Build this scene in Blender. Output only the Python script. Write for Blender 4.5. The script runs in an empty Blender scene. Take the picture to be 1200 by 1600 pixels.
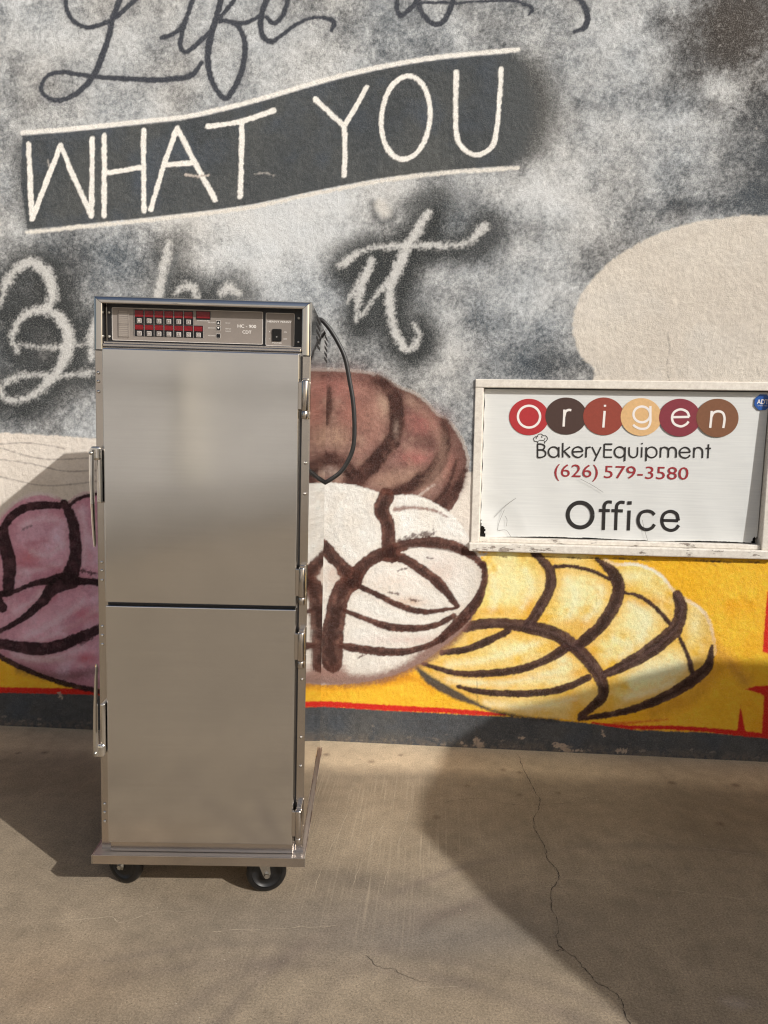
import bpy, bmesh, math, random
import numpy as np
from mathutils import Vector, Matrix

random.seed(7)
scene = bpy.context.scene
COL = scene.collection

# ------------------------------------------------------------------ camera, sky, sun, exposure
F_PX = 1163.0                      # focal length for a 1200 px wide picture
CAM = np.array([0.3514, -3.2989, 1.4299])
YAW, PITCH, ROLL = 0.0745, 0.1064, 0.0166


def cam_axes():
    cy, sy = math.cos(YAW), math.sin(YAW)
    f = np.array([-sy, cy, 0.0]); r = np.array([cy, sy, 0.0]); u = np.array([0.0, 0.0, 1.0])
    cp, sp = math.cos(PITCH), math.sin(PITCH)
    f2 = cp * f - sp * u; u2 = sp * f + cp * u
    cr, sr = math.cos(ROLL), math.sin(ROLL)
    return cr * r + sr * u2, -sr * r + cr * u2, f2


AX_R, AX_U, AX_F = cam_axes()
cam_data = bpy.data.cameras.new('camera')
cam_data.sensor_fit = 'HORIZONTAL'
cam_data.sensor_width = 36.0
cam_data.lens = F_PX / 1200.0 * 36.0
cam_data.clip_start = 0.05
cam_data.clip_end = 2000.0
cam = bpy.data.objects.new('camera', cam_data)
COL.objects.link(cam)
cam.matrix_world = Matrix(((AX_R[0], AX_U[0], -AX_F[0], CAM[0]),
                           (AX_R[1], AX_U[1], -AX_F[1], CAM[1]),
                           (AX_R[2], AX_U[2], -AX_F[2], CAM[2]),
                           (0, 0, 0, 1)))
scene.camera = cam

SUN_EL, SUN_AZ = math.radians(31.0), math.radians(125.0)     # azimuth clockwise from +Y
SUN_TO = Vector((math.cos(SUN_EL) * math.sin(SUN_AZ), math.cos(SUN_EL) * math.cos(SUN_AZ), math.sin(SUN_EL)))
world = bpy.data.worlds.new('World')
scene.world = world
world.use_nodes = True
wnt = world.node_tree
sky = wnt.nodes.new('ShaderNodeTexSky')
sky.sky_type = 'NISHITA'
sky.sun_disc = False
sky.sun_elevation = SUN_EL
sky.sun_rotation = SUN_AZ
sky.dust_density = 4.0
sky.air_density = 1.0
wnt.links.new(sky.outputs[0], wnt.nodes['Background'].inputs[0])
wnt.nodes['Background'].inputs[1].default_value = 0.09

sun_data = bpy.data.lights.new('sun', 'SUN')
sun_data.energy = 4.2
sun_data.angle = math.radians(0.53)
sun_data.color = (1.0, 0.975, 0.945)
sun = bpy.data.objects.new('sun', sun_data)
COL.objects.link(sun)
sun.rotation_euler = (-SUN_TO).to_track_quat('-Z', 'Y').to_euler()
sun.location = (6, -6, 8)

vs = scene.view_settings
vs.view_transform = 'Standard'
vs.look = 'None'
vs.gamma = 1.0
vs.use_curve_mapping = False
vs.exposure = 0.08
scene.cycles.use_denoising = True
scene.cycles.pixel_filter_type = 'BLACKMAN_HARRIS'
scene.cycles.filter_width = 1.2


# ------------------------------------------------------------------ helpers
def lin(c):
    c = np.asarray(c, float) / 255.0
    return np.where(c <= 0.04045, c / 12.92, ((c + 0.055) / 1.055) ** 2.4)


def ray(px, py):
    return AX_F + AX_R * ((px - 600.0) / F_PX) - AX_U * ((py - 800.0) / F_PX)


def on_wall(px, py, y=0.0):        # survey sighting -> point on a plane parallel to the wall
    d = ray(px, py); t = (y - CAM[1]) / d[1]
    return CAM + t * d


def on_ground(px, py, z=0.0):
    d = ray(px, py); t = (z - CAM[2]) / d[2]
    return CAM + t * d


def tag(o, label=None, cat=None, group=None, kind=None):
    if label: o['label'] = label
    if cat: o['category'] = cat
    if group: o['group'] = group
    if kind: o['kind'] = kind
    return o


def empty(name, loc=(0, 0, 0), rot=(0, 0, 0)):
    o = bpy.data.objects.new(name, None)
    o.empty_display_size = 0.1
    COL.objects.link(o)
    o.location = loc; o.rotation_euler = rot
    return o


def link(name, me, mat, parent=None, loc=None, rot=None):
    o = bpy.data.objects.new(name, me)
    COL.objects.link(o)
    if mat and not me.materials:
        me.materials.append(mat)
    if parent: o.parent = parent
    if loc is not None: o.location = loc
    if rot is not None: o.rotation_euler = rot
    return o


class MB:
    """collects shapes; build() links them as one mesh object"""
    def __init__(self):
        self.v = []; self.f = []; self.sm = []

    def add(self, vs_, fs_, smooth=False):
        n = len(self.v)
        self.v += [tuple(p) for p in vs_]
        for f in fs_:
            self.f.append(tuple(i + n for i in f)); self.sm.append(smooth)
        return self

    def box(self, x0, x1, y0, y1, z0, z1, bev=0.0, seg=2):
        if bev <= 0:
            return self.add([(x0, y0, z0), (x1, y0, z0), (x1, y1, z0), (x0, y1, z0),
                             (x0, y0, z1), (x1, y0, z1), (x1, y1, z1), (x0, y1, z1)],
                            [(0, 3, 2, 1), (4, 5, 6, 7), (0, 1, 5, 4), (1, 2, 6, 5), (2, 3, 7, 6), (3, 0, 4, 7)])
        bm = bmesh.new()
        bmesh.ops.create_cube(bm, size=1.0)
        for v in bm.verts:
            v.co = Vector(((x0 + x1) / 2 + v.co.x * (x1 - x0), (y0 + y1) / 2 + v.co.y * (y1 - y0), (z0 + z1) / 2 + v.co.z * (z1 - z0)))
        bmesh.ops.bevel(bm, geom=bm.edges[:], offset=bev, segments=seg, profile=0.5, affect='EDGES')
        bm.verts.index_update()
        self.add([v.co[:] for v in bm.verts], [[v.index for v in f.verts] for f in bm.faces])
        bm.free()
        return self

    def prism(self, pts, axis, a, b):
        """closed polygon pts (2d) extruded along axis ('x','y','z') from a to b"""
        n = len(pts)
        def P(p, t):
            return {'x': (t, p[0], p[1]), 'y': (p[0], t, p[1]), 'z': (p[0], p[1], t)}[axis]
        vs_ = [P(p, a) for p in pts] + [P(p, b) for p in pts]
        fs_ = [tuple(range(n))[::-1], tuple(range(n, 2 * n))] + [(i, (i + 1) % n, n + (i + 1) % n, n + i) for i in range(n)]
        return self.add(vs_, fs_)

    def lathe(self, prof, n=24, axis='z', c=(0, 0, 0), smooth=True, cap=True):
        """profile of (radius, height)"""
        vs_ = []; fs_ = []
        for r, h in prof:
            for k in range(n):
                t = 2 * math.pi * k / n
                a, b = r * math.cos(t), r * math.sin(t)
                p = {'z': (a, b, h), 'y': (a, h, b), 'x': (h, a, b)}[axis]
                vs_.append((p[0] + c[0], p[1] + c[1], p[2] + c[2]))
        m = len(prof)
        for i in range(m - 1):
            for k in range(n):
                fs_.append((i * n + k, i * n + (k + 1) % n, (i + 1) * n + (k + 1) % n, (i + 1) * n + k))
        self.add(vs_, fs_, smooth)
        if cap:
            self.add(vs_[:n], [tuple(range(n))[::-1]]); self.add(vs_[-n:], [tuple(range(n))])
        return self

    def tube(self, pts, r, n=10):
        pts = [Vector(p) for p in pts]
        rs = r if isinstance(r, (list, tuple)) else [r] * len(pts)
        vs_ = []; fs_ = []; up = Vector((0, 0, 1))
        prev = None
        for i, p in enumerate(pts):
            t = (pts[min(i + 1, len(pts) - 1)] - pts[max(i - 1, 0)]).normalized()
            if prev is None:
                a = t.orthogonal().normalized()
            else:
                a = (prev - t * prev.dot(t)).normalized()
            prev = a
            b = t.cross(a)
            for k in range(n):
                th = 2 * math.pi * k / n
                vs_.append(p + (a * math.cos(th) + b * math.sin(th)) * rs[i])
        for i in range(len(pts) - 1):
            for k in range(n):
                fs_.append((i * n + k, i * n + (k + 1) % n, (i + 1) * n + (k + 1) % n, (i + 1) * n + k))
        self.add(vs_, fs_, True)
        self.add(vs_[:n], [tuple(range(n))[::-1]]); self.add(vs_[-n:], [tuple(range(n))])
        return self

    def mesh(self, name):
        me = bpy.data.meshes.new(name)
        me.from_pydata(self.v, [], self.f)
        me.polygons.foreach_set('use_smooth', self.sm)
        bm = bmesh.new(); bm.from_mesh(me)
        bmesh.ops.remove_doubles(bm, verts=bm.verts, dist=1e-6)
        bmesh.ops.recalc_face_normals(bm, faces=bm.faces)
        bm.to_mesh(me); bm.free()
        return me

    def build(self, name, mat, parent=None, loc=None, rot=None):
        return link(name, self.mesh(name), mat, parent, loc, rot)


def cr(P, n=6, closed=False):
    """Catmull-Rom through rows of P"""
    P = np.asarray(P, float)
    if len(P) < 3: 
        t = np.linspace(0, 1, n + 1)[:, None]
        return P[0] * (1 - t) + P[-1] * t
    if closed:
        Q = np.vstack([P[-1], P, P[0], P[1]])
    else:
        Q = np.vstack([2 * P[0] - P[1], P, 2 * P[-1] - P[-2]])
    out = []
    for i in range(1, len(Q) - 2):
        a, b, c, d = Q[i - 1], Q[i], Q[i + 1], Q[i + 2]
        for k in range(n):
            t = k / n
            out.append(0.5 * (2 * b + (c - a) * t + (2 * a - 5 * b + 4 * c - d) * t * t + (3 * b - a - 3 * c + d) * t ** 3))
    if not closed: out.append(Q[-2])
    return np.array(out)


# ------------------------------------------------------------------ procedural materials
def mat_new(name):
    m = bpy.data.materials.new(name); m.use_nodes = True
    nt = m.node_tree
    return m, nt, nt.nodes['Principled BSDF']


def N(nt, kind, **kw):
    n = nt.nodes.new(kind)
    for k, v in kw.items():
        if hasattr(n, k): setattr(n, k, v)
        else: n.inputs[k].default_value = v
    return n


def noise(nt, scale, detail=4, rough=0.55, vec=None):
    n = nt.nodes.new('ShaderNodeTexNoise')
    n.inputs['Scale'].default_value = scale; n.inputs['Detail'].default_value = detail; n.inputs['Roughness'].default_value = rough
    if vec is not None: nt.links.new(vec, n.inputs['Vector'])
    return n


def ramp(nt, src, p0, c0, p1, c1):
    r = nt.nodes.new('ShaderNodeValToRGB')
    r.color_ramp.elements[0].position = p0; r.color_ramp.elements[0].color = c0
    r.color_ramp.elements[1].position = p1; r.color_ramp.elements[1].color = c1
    nt.links.new(src, r.inputs[0])
    return r


def rgba(c, k=1.0):
    l = lin(c) * k
    return (float(l[0]), float(l[1]), float(l[2]), 1.0)


def simple(name, c, rough=0.5, metal=0.0, var=0.0, vscale=30.0, bump=0.0, bscale=200.0, spec=0.5):
    m, nt, b = mat_new(name)
    b.inputs['Base Color'].default_value = rgba(c)
    b.inputs['Roughness'].default_value = rough
    b.inputs['Metallic'].default_value = metal
    b.inputs['Specular IOR Level'].default_value = spec
    tc = nt.nodes.new('ShaderNodeTexCoord')
    if var > 0:
        n = noise(nt, vscale, 5, 0.6, tc.outputs['Object'])
        l = np.array(rgba(c))
        lo = tuple(l[:3] * (1 - var)) + (1,); hi = tuple(np.minimum(l[:3] * (1 + var), 0.95)) + (1,)
        r = ramp(nt, n.outputs[0], 0.3, lo, 0.7, hi)
        nt.links.new(r.outputs[0], b.inputs['Base Color'])
    if bump > 0:
        n2 = noise(nt, bscale, 3, 0.6, tc.outputs['Object'])
        bp = nt.nodes.new('ShaderNodeBump'); bp.inputs['Strength'].default_value = 0.6; bp.inputs['Distance'].default_value = bump
        nt.links.new(n2.outputs[0], bp.inputs['Height']); nt.links.new(bp.outputs[0], b.inputs['Normal'])
    return m


def steel(name, c, rough, r_var=0.08, wave=0.0, wscale=3.0, smudge=True, brush=0.0, grain=0.0):
    m, nt, b = mat_new(name)
    b.inputs['Metallic'].default_value = 1.0
    tc = nt.nodes.new('ShaderNodeTexCoord')
    n = noise(nt, 3.0, 3, 0.5, tc.outputs['Object'])
    mr = nt.nodes.new('ShaderNodeMapRange')
    mr.inputs['From Min'].default_value = 0.3; mr.inputs['From Max'].default_value = 0.75
    mr.inputs['To Min'].default_value = max(0.02, rough - r_var); mr.inputs['To Max'].default_value = rough + r_var
    nt.links.new(n.outputs[0], mr.inputs['Value']); nt.links.new(mr.outputs[0], b.inputs['Roughness'])
    l = np.array(rgba(c))[:3]
    n3 = noise(nt, 5.0, 4, 0.55, tc.outputs['Object'])
    r = ramp(nt, n3.outputs[0], 0.25, tuple(l * (0.94 if smudge else 0.98)) + (1,), 0.7, tuple(np.minimum(l * 1.04, 1)) + (1,))
    if grain > 0:
        mpg = nt.nodes.new('ShaderNodeMapping'); mpg.inputs['Scale'].default_value = (2.5, 2.5, 420.0)
        nt.links.new(tc.outputs['Object'], mpg.inputs['Vector'])
        ng = noise(nt, 1.0, 3, 0.6, mpg.outputs[0])
        rg = ramp(nt, ng.outputs[0], 0.3, (1 - grain,) * 3 + (1,), 0.7, (1, 1, 1, 1))
        mg = nt.nodes.new('ShaderNodeMix'); mg.data_type = 'RGBA'; mg.blend_type = 'MULTIPLY'; mg.inputs[0].default_value = 1.0
        nt.links.new(r.outputs[0], mg.inputs[6]); nt.links.new(rg.outputs[0], mg.inputs[7]); nt.links.new(mg.outputs[2], b.inputs['Base Color'])
    else:
        nt.links.new(r.outputs[0], b.inputs['Base Color'])
    h = None
    if wave > 0:
        n2 = noise(nt, wscale, 2, 0.4, tc.outputs['Object'])
        bp = nt.nodes.new('ShaderNodeBump'); bp.inputs['Strength'].default_value = 1.0; bp.inputs['Distance'].default_value = wave
        nt.links.new(n2.outputs[0], bp.inputs['Height']); h = bp
    if brush > 0:
        mp = nt.nodes.new('ShaderNodeMapping'); mp.inputs['Scale'].default_value = (4.0, 4.0, 900.0)
        nt.links.new(tc.outputs['Object'], mp.inputs['Vector'])
        n4 = noise(nt, 1.0, 2, 0.5, mp.outputs[0])
        bp2 = nt.nodes.new('ShaderNodeBump'); bp2.inputs['Strength'].default_value = 0.5; bp2.inputs['Distance'].default_value = brush
        nt.links.new(n4.outputs[0], bp2.inputs['Height'])
        if h: nt.links.new(h.outputs[0], bp2.inputs['Normal'])
        h = bp2
    if h: nt.links.new(h.outputs[0], b.inputs['Normal'])
    return m


def stucco_mat():
    m, nt, b = mat_new('painted_stucco')
    at = nt.nodes.new('ShaderNodeAttribute'); at.attribute_name = 'paint'
    tc = nt.nodes.new('ShaderNodeTexCoord')
    L = nt.links
    n1 = noise(nt, 210, 3, 0.65, tc.outputs['Object'])
    hi = nt.nodes.new('ShaderNodeMapRange'); hi.inputs['From Min'].default_value = 0.50; hi.inputs['From Max'].default_value = 0.66; L.new(n1.outputs[0], hi.inputs['Value'])
    lo = nt.nodes.new('ShaderNodeMapRange'); lo.inputs['From Min'].default_value = 0.48; lo.inputs['From Max'].default_value = 0.32; L.new(n1.outputs[0], lo.inputs['Value'])
    fa = nt.nodes.new('ShaderNodeMath'); fa.operation = 'MULTIPLY'; L.new(hi.outputs[0], fa.inputs[0]); L.new(at.outputs['Alpha'], fa.inputs[1])
    fb = nt.nodes.new('ShaderNodeMath'); fb.operation = 'MULTIPLY'; L.new(lo.outputs[0], fb.inputs[0]); L.new(at.outputs['Alpha'], fb.inputs[1])
    mx = nt.nodes.new('ShaderNodeMix'); mx.data_type = 'RGBA'; L.new(fa.outputs[0], mx.inputs[0]); L.new(at.outputs['Color'], mx.inputs[6])
    # grains that stand proud catch more of the pale paint, pits less
    br = nt.nodes.new('ShaderNodeMix'); br.data_type = 'RGBA'; br.inputs[0].default_value = 0.26; L.new(at.outputs['Color'], br.inputs[6]); br.inputs[7].default_value = rgba((236, 233, 226))
    L.new(br.outputs[2], mx.inputs[7])
    dkn = nt.nodes.new('ShaderNodeMix'); dkn.data_type = 'RGBA'; dkn.blend_type = 'MULTIPLY'; dkn.inputs[0].default_value = 1.0; L.new(at.outputs['Color'], dkn.inputs[6]); dkn.inputs[7].default_value = (0.42, 0.42, 0.43, 1)
    mx2 = nt.nodes.new('ShaderNodeMix'); mx2.data_type = 'RGBA'; L.new(fb.outputs[0], mx2.inputs[0]); L.new(mx.outputs[2], mx2.inputs[6]); L.new(dkn.outputs[2], mx2.inputs[7])
    L.new(mx2.outputs[2], b.inputs['Base Color'])
    b.inputs['Roughness'].default_value = 0.85
    b.inputs['Specular IOR Level'].default_value = 0.08
    n2 = noise(nt, 240, 4, 0.7, tc.outputs['Object'])
    bp = nt.nodes.new('ShaderNodeBump'); bp.inputs['Strength'].default_value = 0.85; bp.inputs['Distance'].default_value = 0.003
    nt.links.new(n2.outputs[0], bp.inputs['Height']); nt.links.new(bp.outputs[0], b.inputs['Normal'])
    return m


def concrete_mat():
    m, nt, b = mat_new('worn_concrete')
    at = nt.nodes.new('ShaderNodeAttribute'); at.attribute_name = 'paint'
    tc = nt.nodes.new('ShaderNodeTexCoord')
    L = nt.links
    # trowelled mottling
    n1 = noise(nt, 14, 9, 0.75, tc.outputs['Object'])
    r1 = ramp(nt, n1.outputs[0], 0.28, (0.80, 0.80, 0.80, 1), 0.72, (1.17, 1.16, 1.15, 1))
    n2 = noise(nt, 170, 6, 0.8, tc.outputs['Object'])
    r2 = ramp(nt, n2.outputs[0], 0.32, (0.50, 0.50, 0.50, 1), 0.68, (1.42, 1.42, 1.42, 1))
    mx = nt.nodes.new('ShaderNodeMix'); mx.data_type = 'RGBA'; mx.blend_type = 'MULTIPLY'; mx.inputs[0].default_value = 1.0
    L.new(at.outputs['Color'], mx.inputs[6]); L.new(r1.outputs[0], mx.inputs[7])
    mx2 = nt.nodes.new('ShaderNodeMix'); mx2.data_type = 'RGBA'; mx2.blend_type = 'MULTIPLY'; mx2.inputs[0].default_value = 1.0
    L.new(mx.outputs[2], mx2.inputs[6]); L.new(r2.outputs[0], mx2.inputs[7])
    n6 = noise(nt, 620, 3, 0.7, tc.outputs['Object'])
    r6 = ramp(nt, n6.outputs[0], 0.34, (0.62, 0.62, 0.62, 1), 0.66, (1.36, 1.36, 1.36, 1))
    vp = nt.nodes.new('ShaderNodeTexVoronoi'); vp.inputs['Scale'].default_value = 70; L.new(tc.outputs['Object'], vp.inputs['Vector'])
    rp = ramp(nt, vp.outputs['Distance'], 0.07, (0.5, 0.48, 0.46, 1), 0.16, (1, 1, 1, 1))
    ma = nt.nodes.new('ShaderNodeMix'); ma.data_type = 'RGBA'; ma.blend_type = 'MULTIPLY'; ma.inputs[0].default_value = 1.0; L.new(r6.outputs[0], ma.inputs[6]); L.new(rp.outputs[0], ma.inputs[7])
    mb_ = nt.nodes.new('ShaderNodeMix'); mb_.data_type = 'RGBA'; mb_.blend_type = 'MULTIPLY'; mb_.inputs[0].default_value = 0.8; L.new(mx2.outputs[2], mb_.inputs[6]); L.new(ma.outputs[2], mb_.inputs[7])
    mx2 = mb_
    # pale drag scratches, where the alpha of the paint attribute allows
    mp = nt.nodes.new('ShaderNodeMapping'); mp.inputs['Rotation'].default_value = (0, 0, math.radians(-14)); mp.inputs['Scale'].default_value = (130, 2.2, 1)
    L.new(tc.outputs['Object'], mp.inputs['Vector'])
    n3 = noise(nt, 1.0, 3, 0.6, mp.outputs[0])
    r3 = ramp(nt, n3.outputs[0], 0.52, (0, 0, 0, 1), 0.80, (1, 1, 1, 1))
    mu = nt.nodes.new('ShaderNodeMath'); mu.operation = 'MULTIPLY'
    L.new(r3.outputs[0], mu.inputs[0]); L.new(at.outputs['Alpha'], mu.inputs[1])
    mx3 = nt.nodes.new('ShaderNodeMix'); mx3.data_type = 'RGBA'
    L.new(mu.outputs[0], mx3.inputs[0]); L.new(mx2.outputs[2], mx3.inputs[6]); mx3.inputs[7].default_value = rgba((196, 180, 155))
    # pale specks of grit
    vo = nt.nodes.new('ShaderNodeTexVoronoi'); vo.inputs['Scale'].default_value = 26
    L.new(tc.outputs['Object'], vo.inputs['Vector'])
    r4 = ramp(nt, vo.outputs['Distance'], 0.035, (1, 1, 1, 1), 0.06, (0, 0, 0, 1))
    wn = nt.nodes.new('ShaderNodeSeparateColor'); L.new(vo.outputs['Color'], wn.inputs[0])
    gt = nt.nodes.new('ShaderNodeMath'); gt.operation = 'GREATER_THAN'; gt.inputs[1].default_value = 0.72; L.new(wn.outputs[0], gt.inputs[0])
    mu2 = nt.nodes.new('ShaderNodeMath'); mu2.operation = 'MULTIPLY'; L.new(gt.outputs[0], mu2.inputs[0]); L.new(r4.outputs[0], mu2.inputs[1])
    mu3 = nt.nodes.new('ShaderNodeMath'); mu3.operation = 'MULTIPLY'; mu3.inputs[1].default_value = 0.5; L.new(mu2.outputs[0], mu3.inputs[0])
    mx4 = nt.nodes.new('ShaderNodeMix'); mx4.data_type = 'RGBA'
    L.new(mu3.outputs[0], mx4.inputs[0]); L.new(mx3.outputs[2], mx4.inputs[6]); mx4.inputs[7].default_value = rgba((200, 190, 172))
    L.new(mx4.outputs[2], b.inputs['Base Color'])
    b.inputs['Roughness'].default_value = 0.75
    b.inputs['Specular IOR Level'].default_value = 0.3
    n5 = noise(nt, 190, 5, 0.7, tc.outputs['Object'])
    bp = nt.nodes.new('ShaderNodeBump'); bp.inputs['Strength'].default_value = 0.5; bp.inputs['Distance'].default_value = 0.002
    L.new(n5.outputs[0], bp.inputs['Height']); L.new(bp.outputs[0], b.inputs['Normal'])
    return m


def peeling_paint(name, amount):
    m, nt, b = mat_new(name)
    tc = nt.nodes.new('ShaderNodeTexCoord'); L = nt.links
    mp = nt.nodes.new('ShaderNodeMapping'); mp.inputs['Scale'].default_value = (9, 30, 30)
    L.new(tc.outputs['Object'], mp.inputs['Vector'])
    n = noise(nt, 1.0, 7, 0.7, mp.outputs[0])
    r = ramp(nt, n.outputs[0], amount, (0, 0, 0, 1), amount + 0.02, (1, 1, 1, 1))
    n2 = noise(nt, 60, 5, 0.7, tc.outputs['Object'])
    pc = ramp(nt, n2.outputs[0], 0.3, rgba((200, 192, 180)), 0.7, rgba((228, 222, 210)))
    wc = ramp(nt, n2.outputs[0], 0.3, rgba((112, 101, 92)), 0.7, rgba((176, 163, 150)))
    mx = nt.nodes.new('ShaderNodeMix'); mx.data_type = 'RGBA'
    L.new(r.outputs[0], mx.inputs[0]); L.new(pc.outputs[0], mx.inputs[6]); L.new(wc.outputs[0], mx.inputs[7])
    L.new(mx.outputs[2], b.inputs['Base Color'])
    inv = nt.nodes.new('ShaderNodeMath'); inv.operation = 'SUBTRACT'; inv.inputs[0].default_value = 1.0; L.new(r.outputs[0], inv.inputs[1])
    bp = nt.nodes.new('ShaderNodeBump'); bp.inputs['Strength'].default_value = 0.8; bp.inputs['Distance'].default_value = 0.002
    L.new(inv.outputs[0], bp.inputs['Height']); L.new(bp.outputs[0], b.inputs['Normal'])
    b.inputs['Roughness'].default_value = 0.6
    return m


def sheet_mat():
    m, nt, b = mat_new('printed_vinyl_sheet')
    tc = nt.nodes.new('ShaderNodeTexCoord'); L = nt.links
    mp = nt.nodes.new('ShaderNodeMapping'); mp.inputs['Scale'].default_value = (5, 5, 160)
    L.new(tc.outputs['Object'], mp.inputs['Vector'])
    n = noise(nt, 1.0, 3, 0.5, mp.outputs[0])
    r = ramp(nt, n.outputs[0], 0.3, rgba((208, 209, 206)), 0.7, rgba((217, 218, 214)))
    L.new(r.outputs[0], b.inputs['Base Color'])
    b.inputs['Roughness'].default_value = 0.45
    n2 = noise(nt, 5.0, 3, 0.5, tc.outputs['Object'])
    bp = nt.nodes.new('ShaderNodeBump'); bp.inputs['Strength'].default_value = 0.5; bp.inputs['Distance'].default_value = 0.006
    L.new(n2.outputs[0], bp.inputs['Height']); L.new(bp.outputs[0], b.inputs['Normal'])
    return m


M = {}
M['stucco'] = stucco_mat()
M['concrete'] = concrete_mat()
M['wall_core'] = simple('bare_plaster', (150, 145, 138), 0.9, var=0.15, bump=0.003)
M['door_steel'] = steel('brushed_steel_door', (222, 221, 220), 0.13, 0.03, wave=0.0022, wscale=2.3, grain=0.06)
M['polished'] = steel('polished_steel', (208, 205, 201), 0.06, 0.02, wave=0.0012, wscale=7)
M['frame_steel'] = steel('satin_steel', (200, 193, 186), 0.2, 0.06, wave=0.001, wscale=9)
M['side'] = steel('mirror_side_panel', (194, 190, 186), 0.05, 0.02, wave=0.0008, wscale=6)
M['satin'] = steel('satin_base_steel', (205, 198, 192), 0.36, 0.06)
M['chrome'] = steel('chrome_plate', (222, 220, 216), 0.06, 0.03, smudge=False)
M['zinc'] = steel('zinc_plated_fork', (188, 186, 180), 0.3, 0.1)
M['rubber'] = simple('black_rubber', (17, 16, 16), 0.4, var=0.3, vscale=60)
M['hub'] = simple('black_hub_plastic', (20, 20, 21), 0.35, var=0.2)
M['cord'] = simple('black_cord_rubber', (30, 29, 29), 0.45, var=0.2)
M['black'] = simple('black_plastic', (14, 14, 17), 0.35)
M['plate'] = simple('taupe_overlay', (126, 118, 111), 0.4, var=0.05)
M['print_white'] = simple('white_print', (220, 216, 210), 0.5)
M['display'] = simple('red_display_lens', (112, 10, 20), 0.25, var=0.2, vscale=120)
M['key'] = simple('grey_key', (176, 170, 164), 0.4)
M['slot'] = simple('dark_vent_slot', (10, 10, 11), 0.8)
M['clear_card'] = simple('card_holder', (142, 134, 126), 0.25)
M['card_line'] = simple('card_line', (92, 85, 80), 0.5)
M['window_paint'] = peeling_paint('cream_window_paint', 0.74)
M['sill_paint'] = peeling_paint('peeling_sill_paint', 0.585)
M['pane'] = simple('dark_window_glass', (22, 22, 22), 0.08)
M['sheet'] = sheet_mat()
M['ink_black'] = simple('black_ink', (38, 35, 34), 0.45)
M['ink_red'] = simple('red_ink', (150, 44, 50), 0.45)
M['ink_white'] = simple('white_ink', (232, 226, 220), 0.45)
M['wood'] = simple('bare_weathered_wood', (120, 108, 96), 0.8, var=0.25, vscale=40)
M['crack'] = simple('crack_dark', (60, 52, 45), 0.95, var=0.2)  # dark brown of the thin crack ribbons

M['scratch'] = simple('pale_scratch', (168, 154, 134), 0.9, var=.35, vscale=60)


# ------------------------------------------------------------------ numpy noise
_rng = np.random.RandomState(11)
_TAB = _rng.rand(16, 512, 512)


def vnoise(x, y, size, seed):
    """value noise in 0..1, cell = size metres"""
    gx = x / size + 37.3 * seed; gy = y / size + 91.7 * seed
    ix = np.floor(gx).astype(np.int64); iy = np.floor(gy).astype(np.int64)
    fx = gx - ix; fy = gy - iy
    fx = fx * fx * (3 - 2 * fx); fy = fy * fy * (3 - 2 * fy)
    T = _TAB[seed % 16]
    a = T[ix & 511, iy & 511]; b = T[(ix + 1) & 511, iy & 511]
    c = T[ix & 511, (iy + 1) & 511]; d = T[(ix + 1) & 511, (iy + 1) & 511]
    return (a * (1 - fx) + b * fx) * (1 - fy) + (c * (1 - fx) + d * fx) * fy


def fbm(x, y, size, seed, octv=4, gain=0.55):
    t = 0; amp = 1.0; s = 0
    for o in range(octv):
        t = t + amp * (vnoise(x, y, size / 2 ** o, seed + o * 3) - 0.5); s += amp * 0.5; amp *= gain
    return t / s                      # about -1..1


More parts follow.
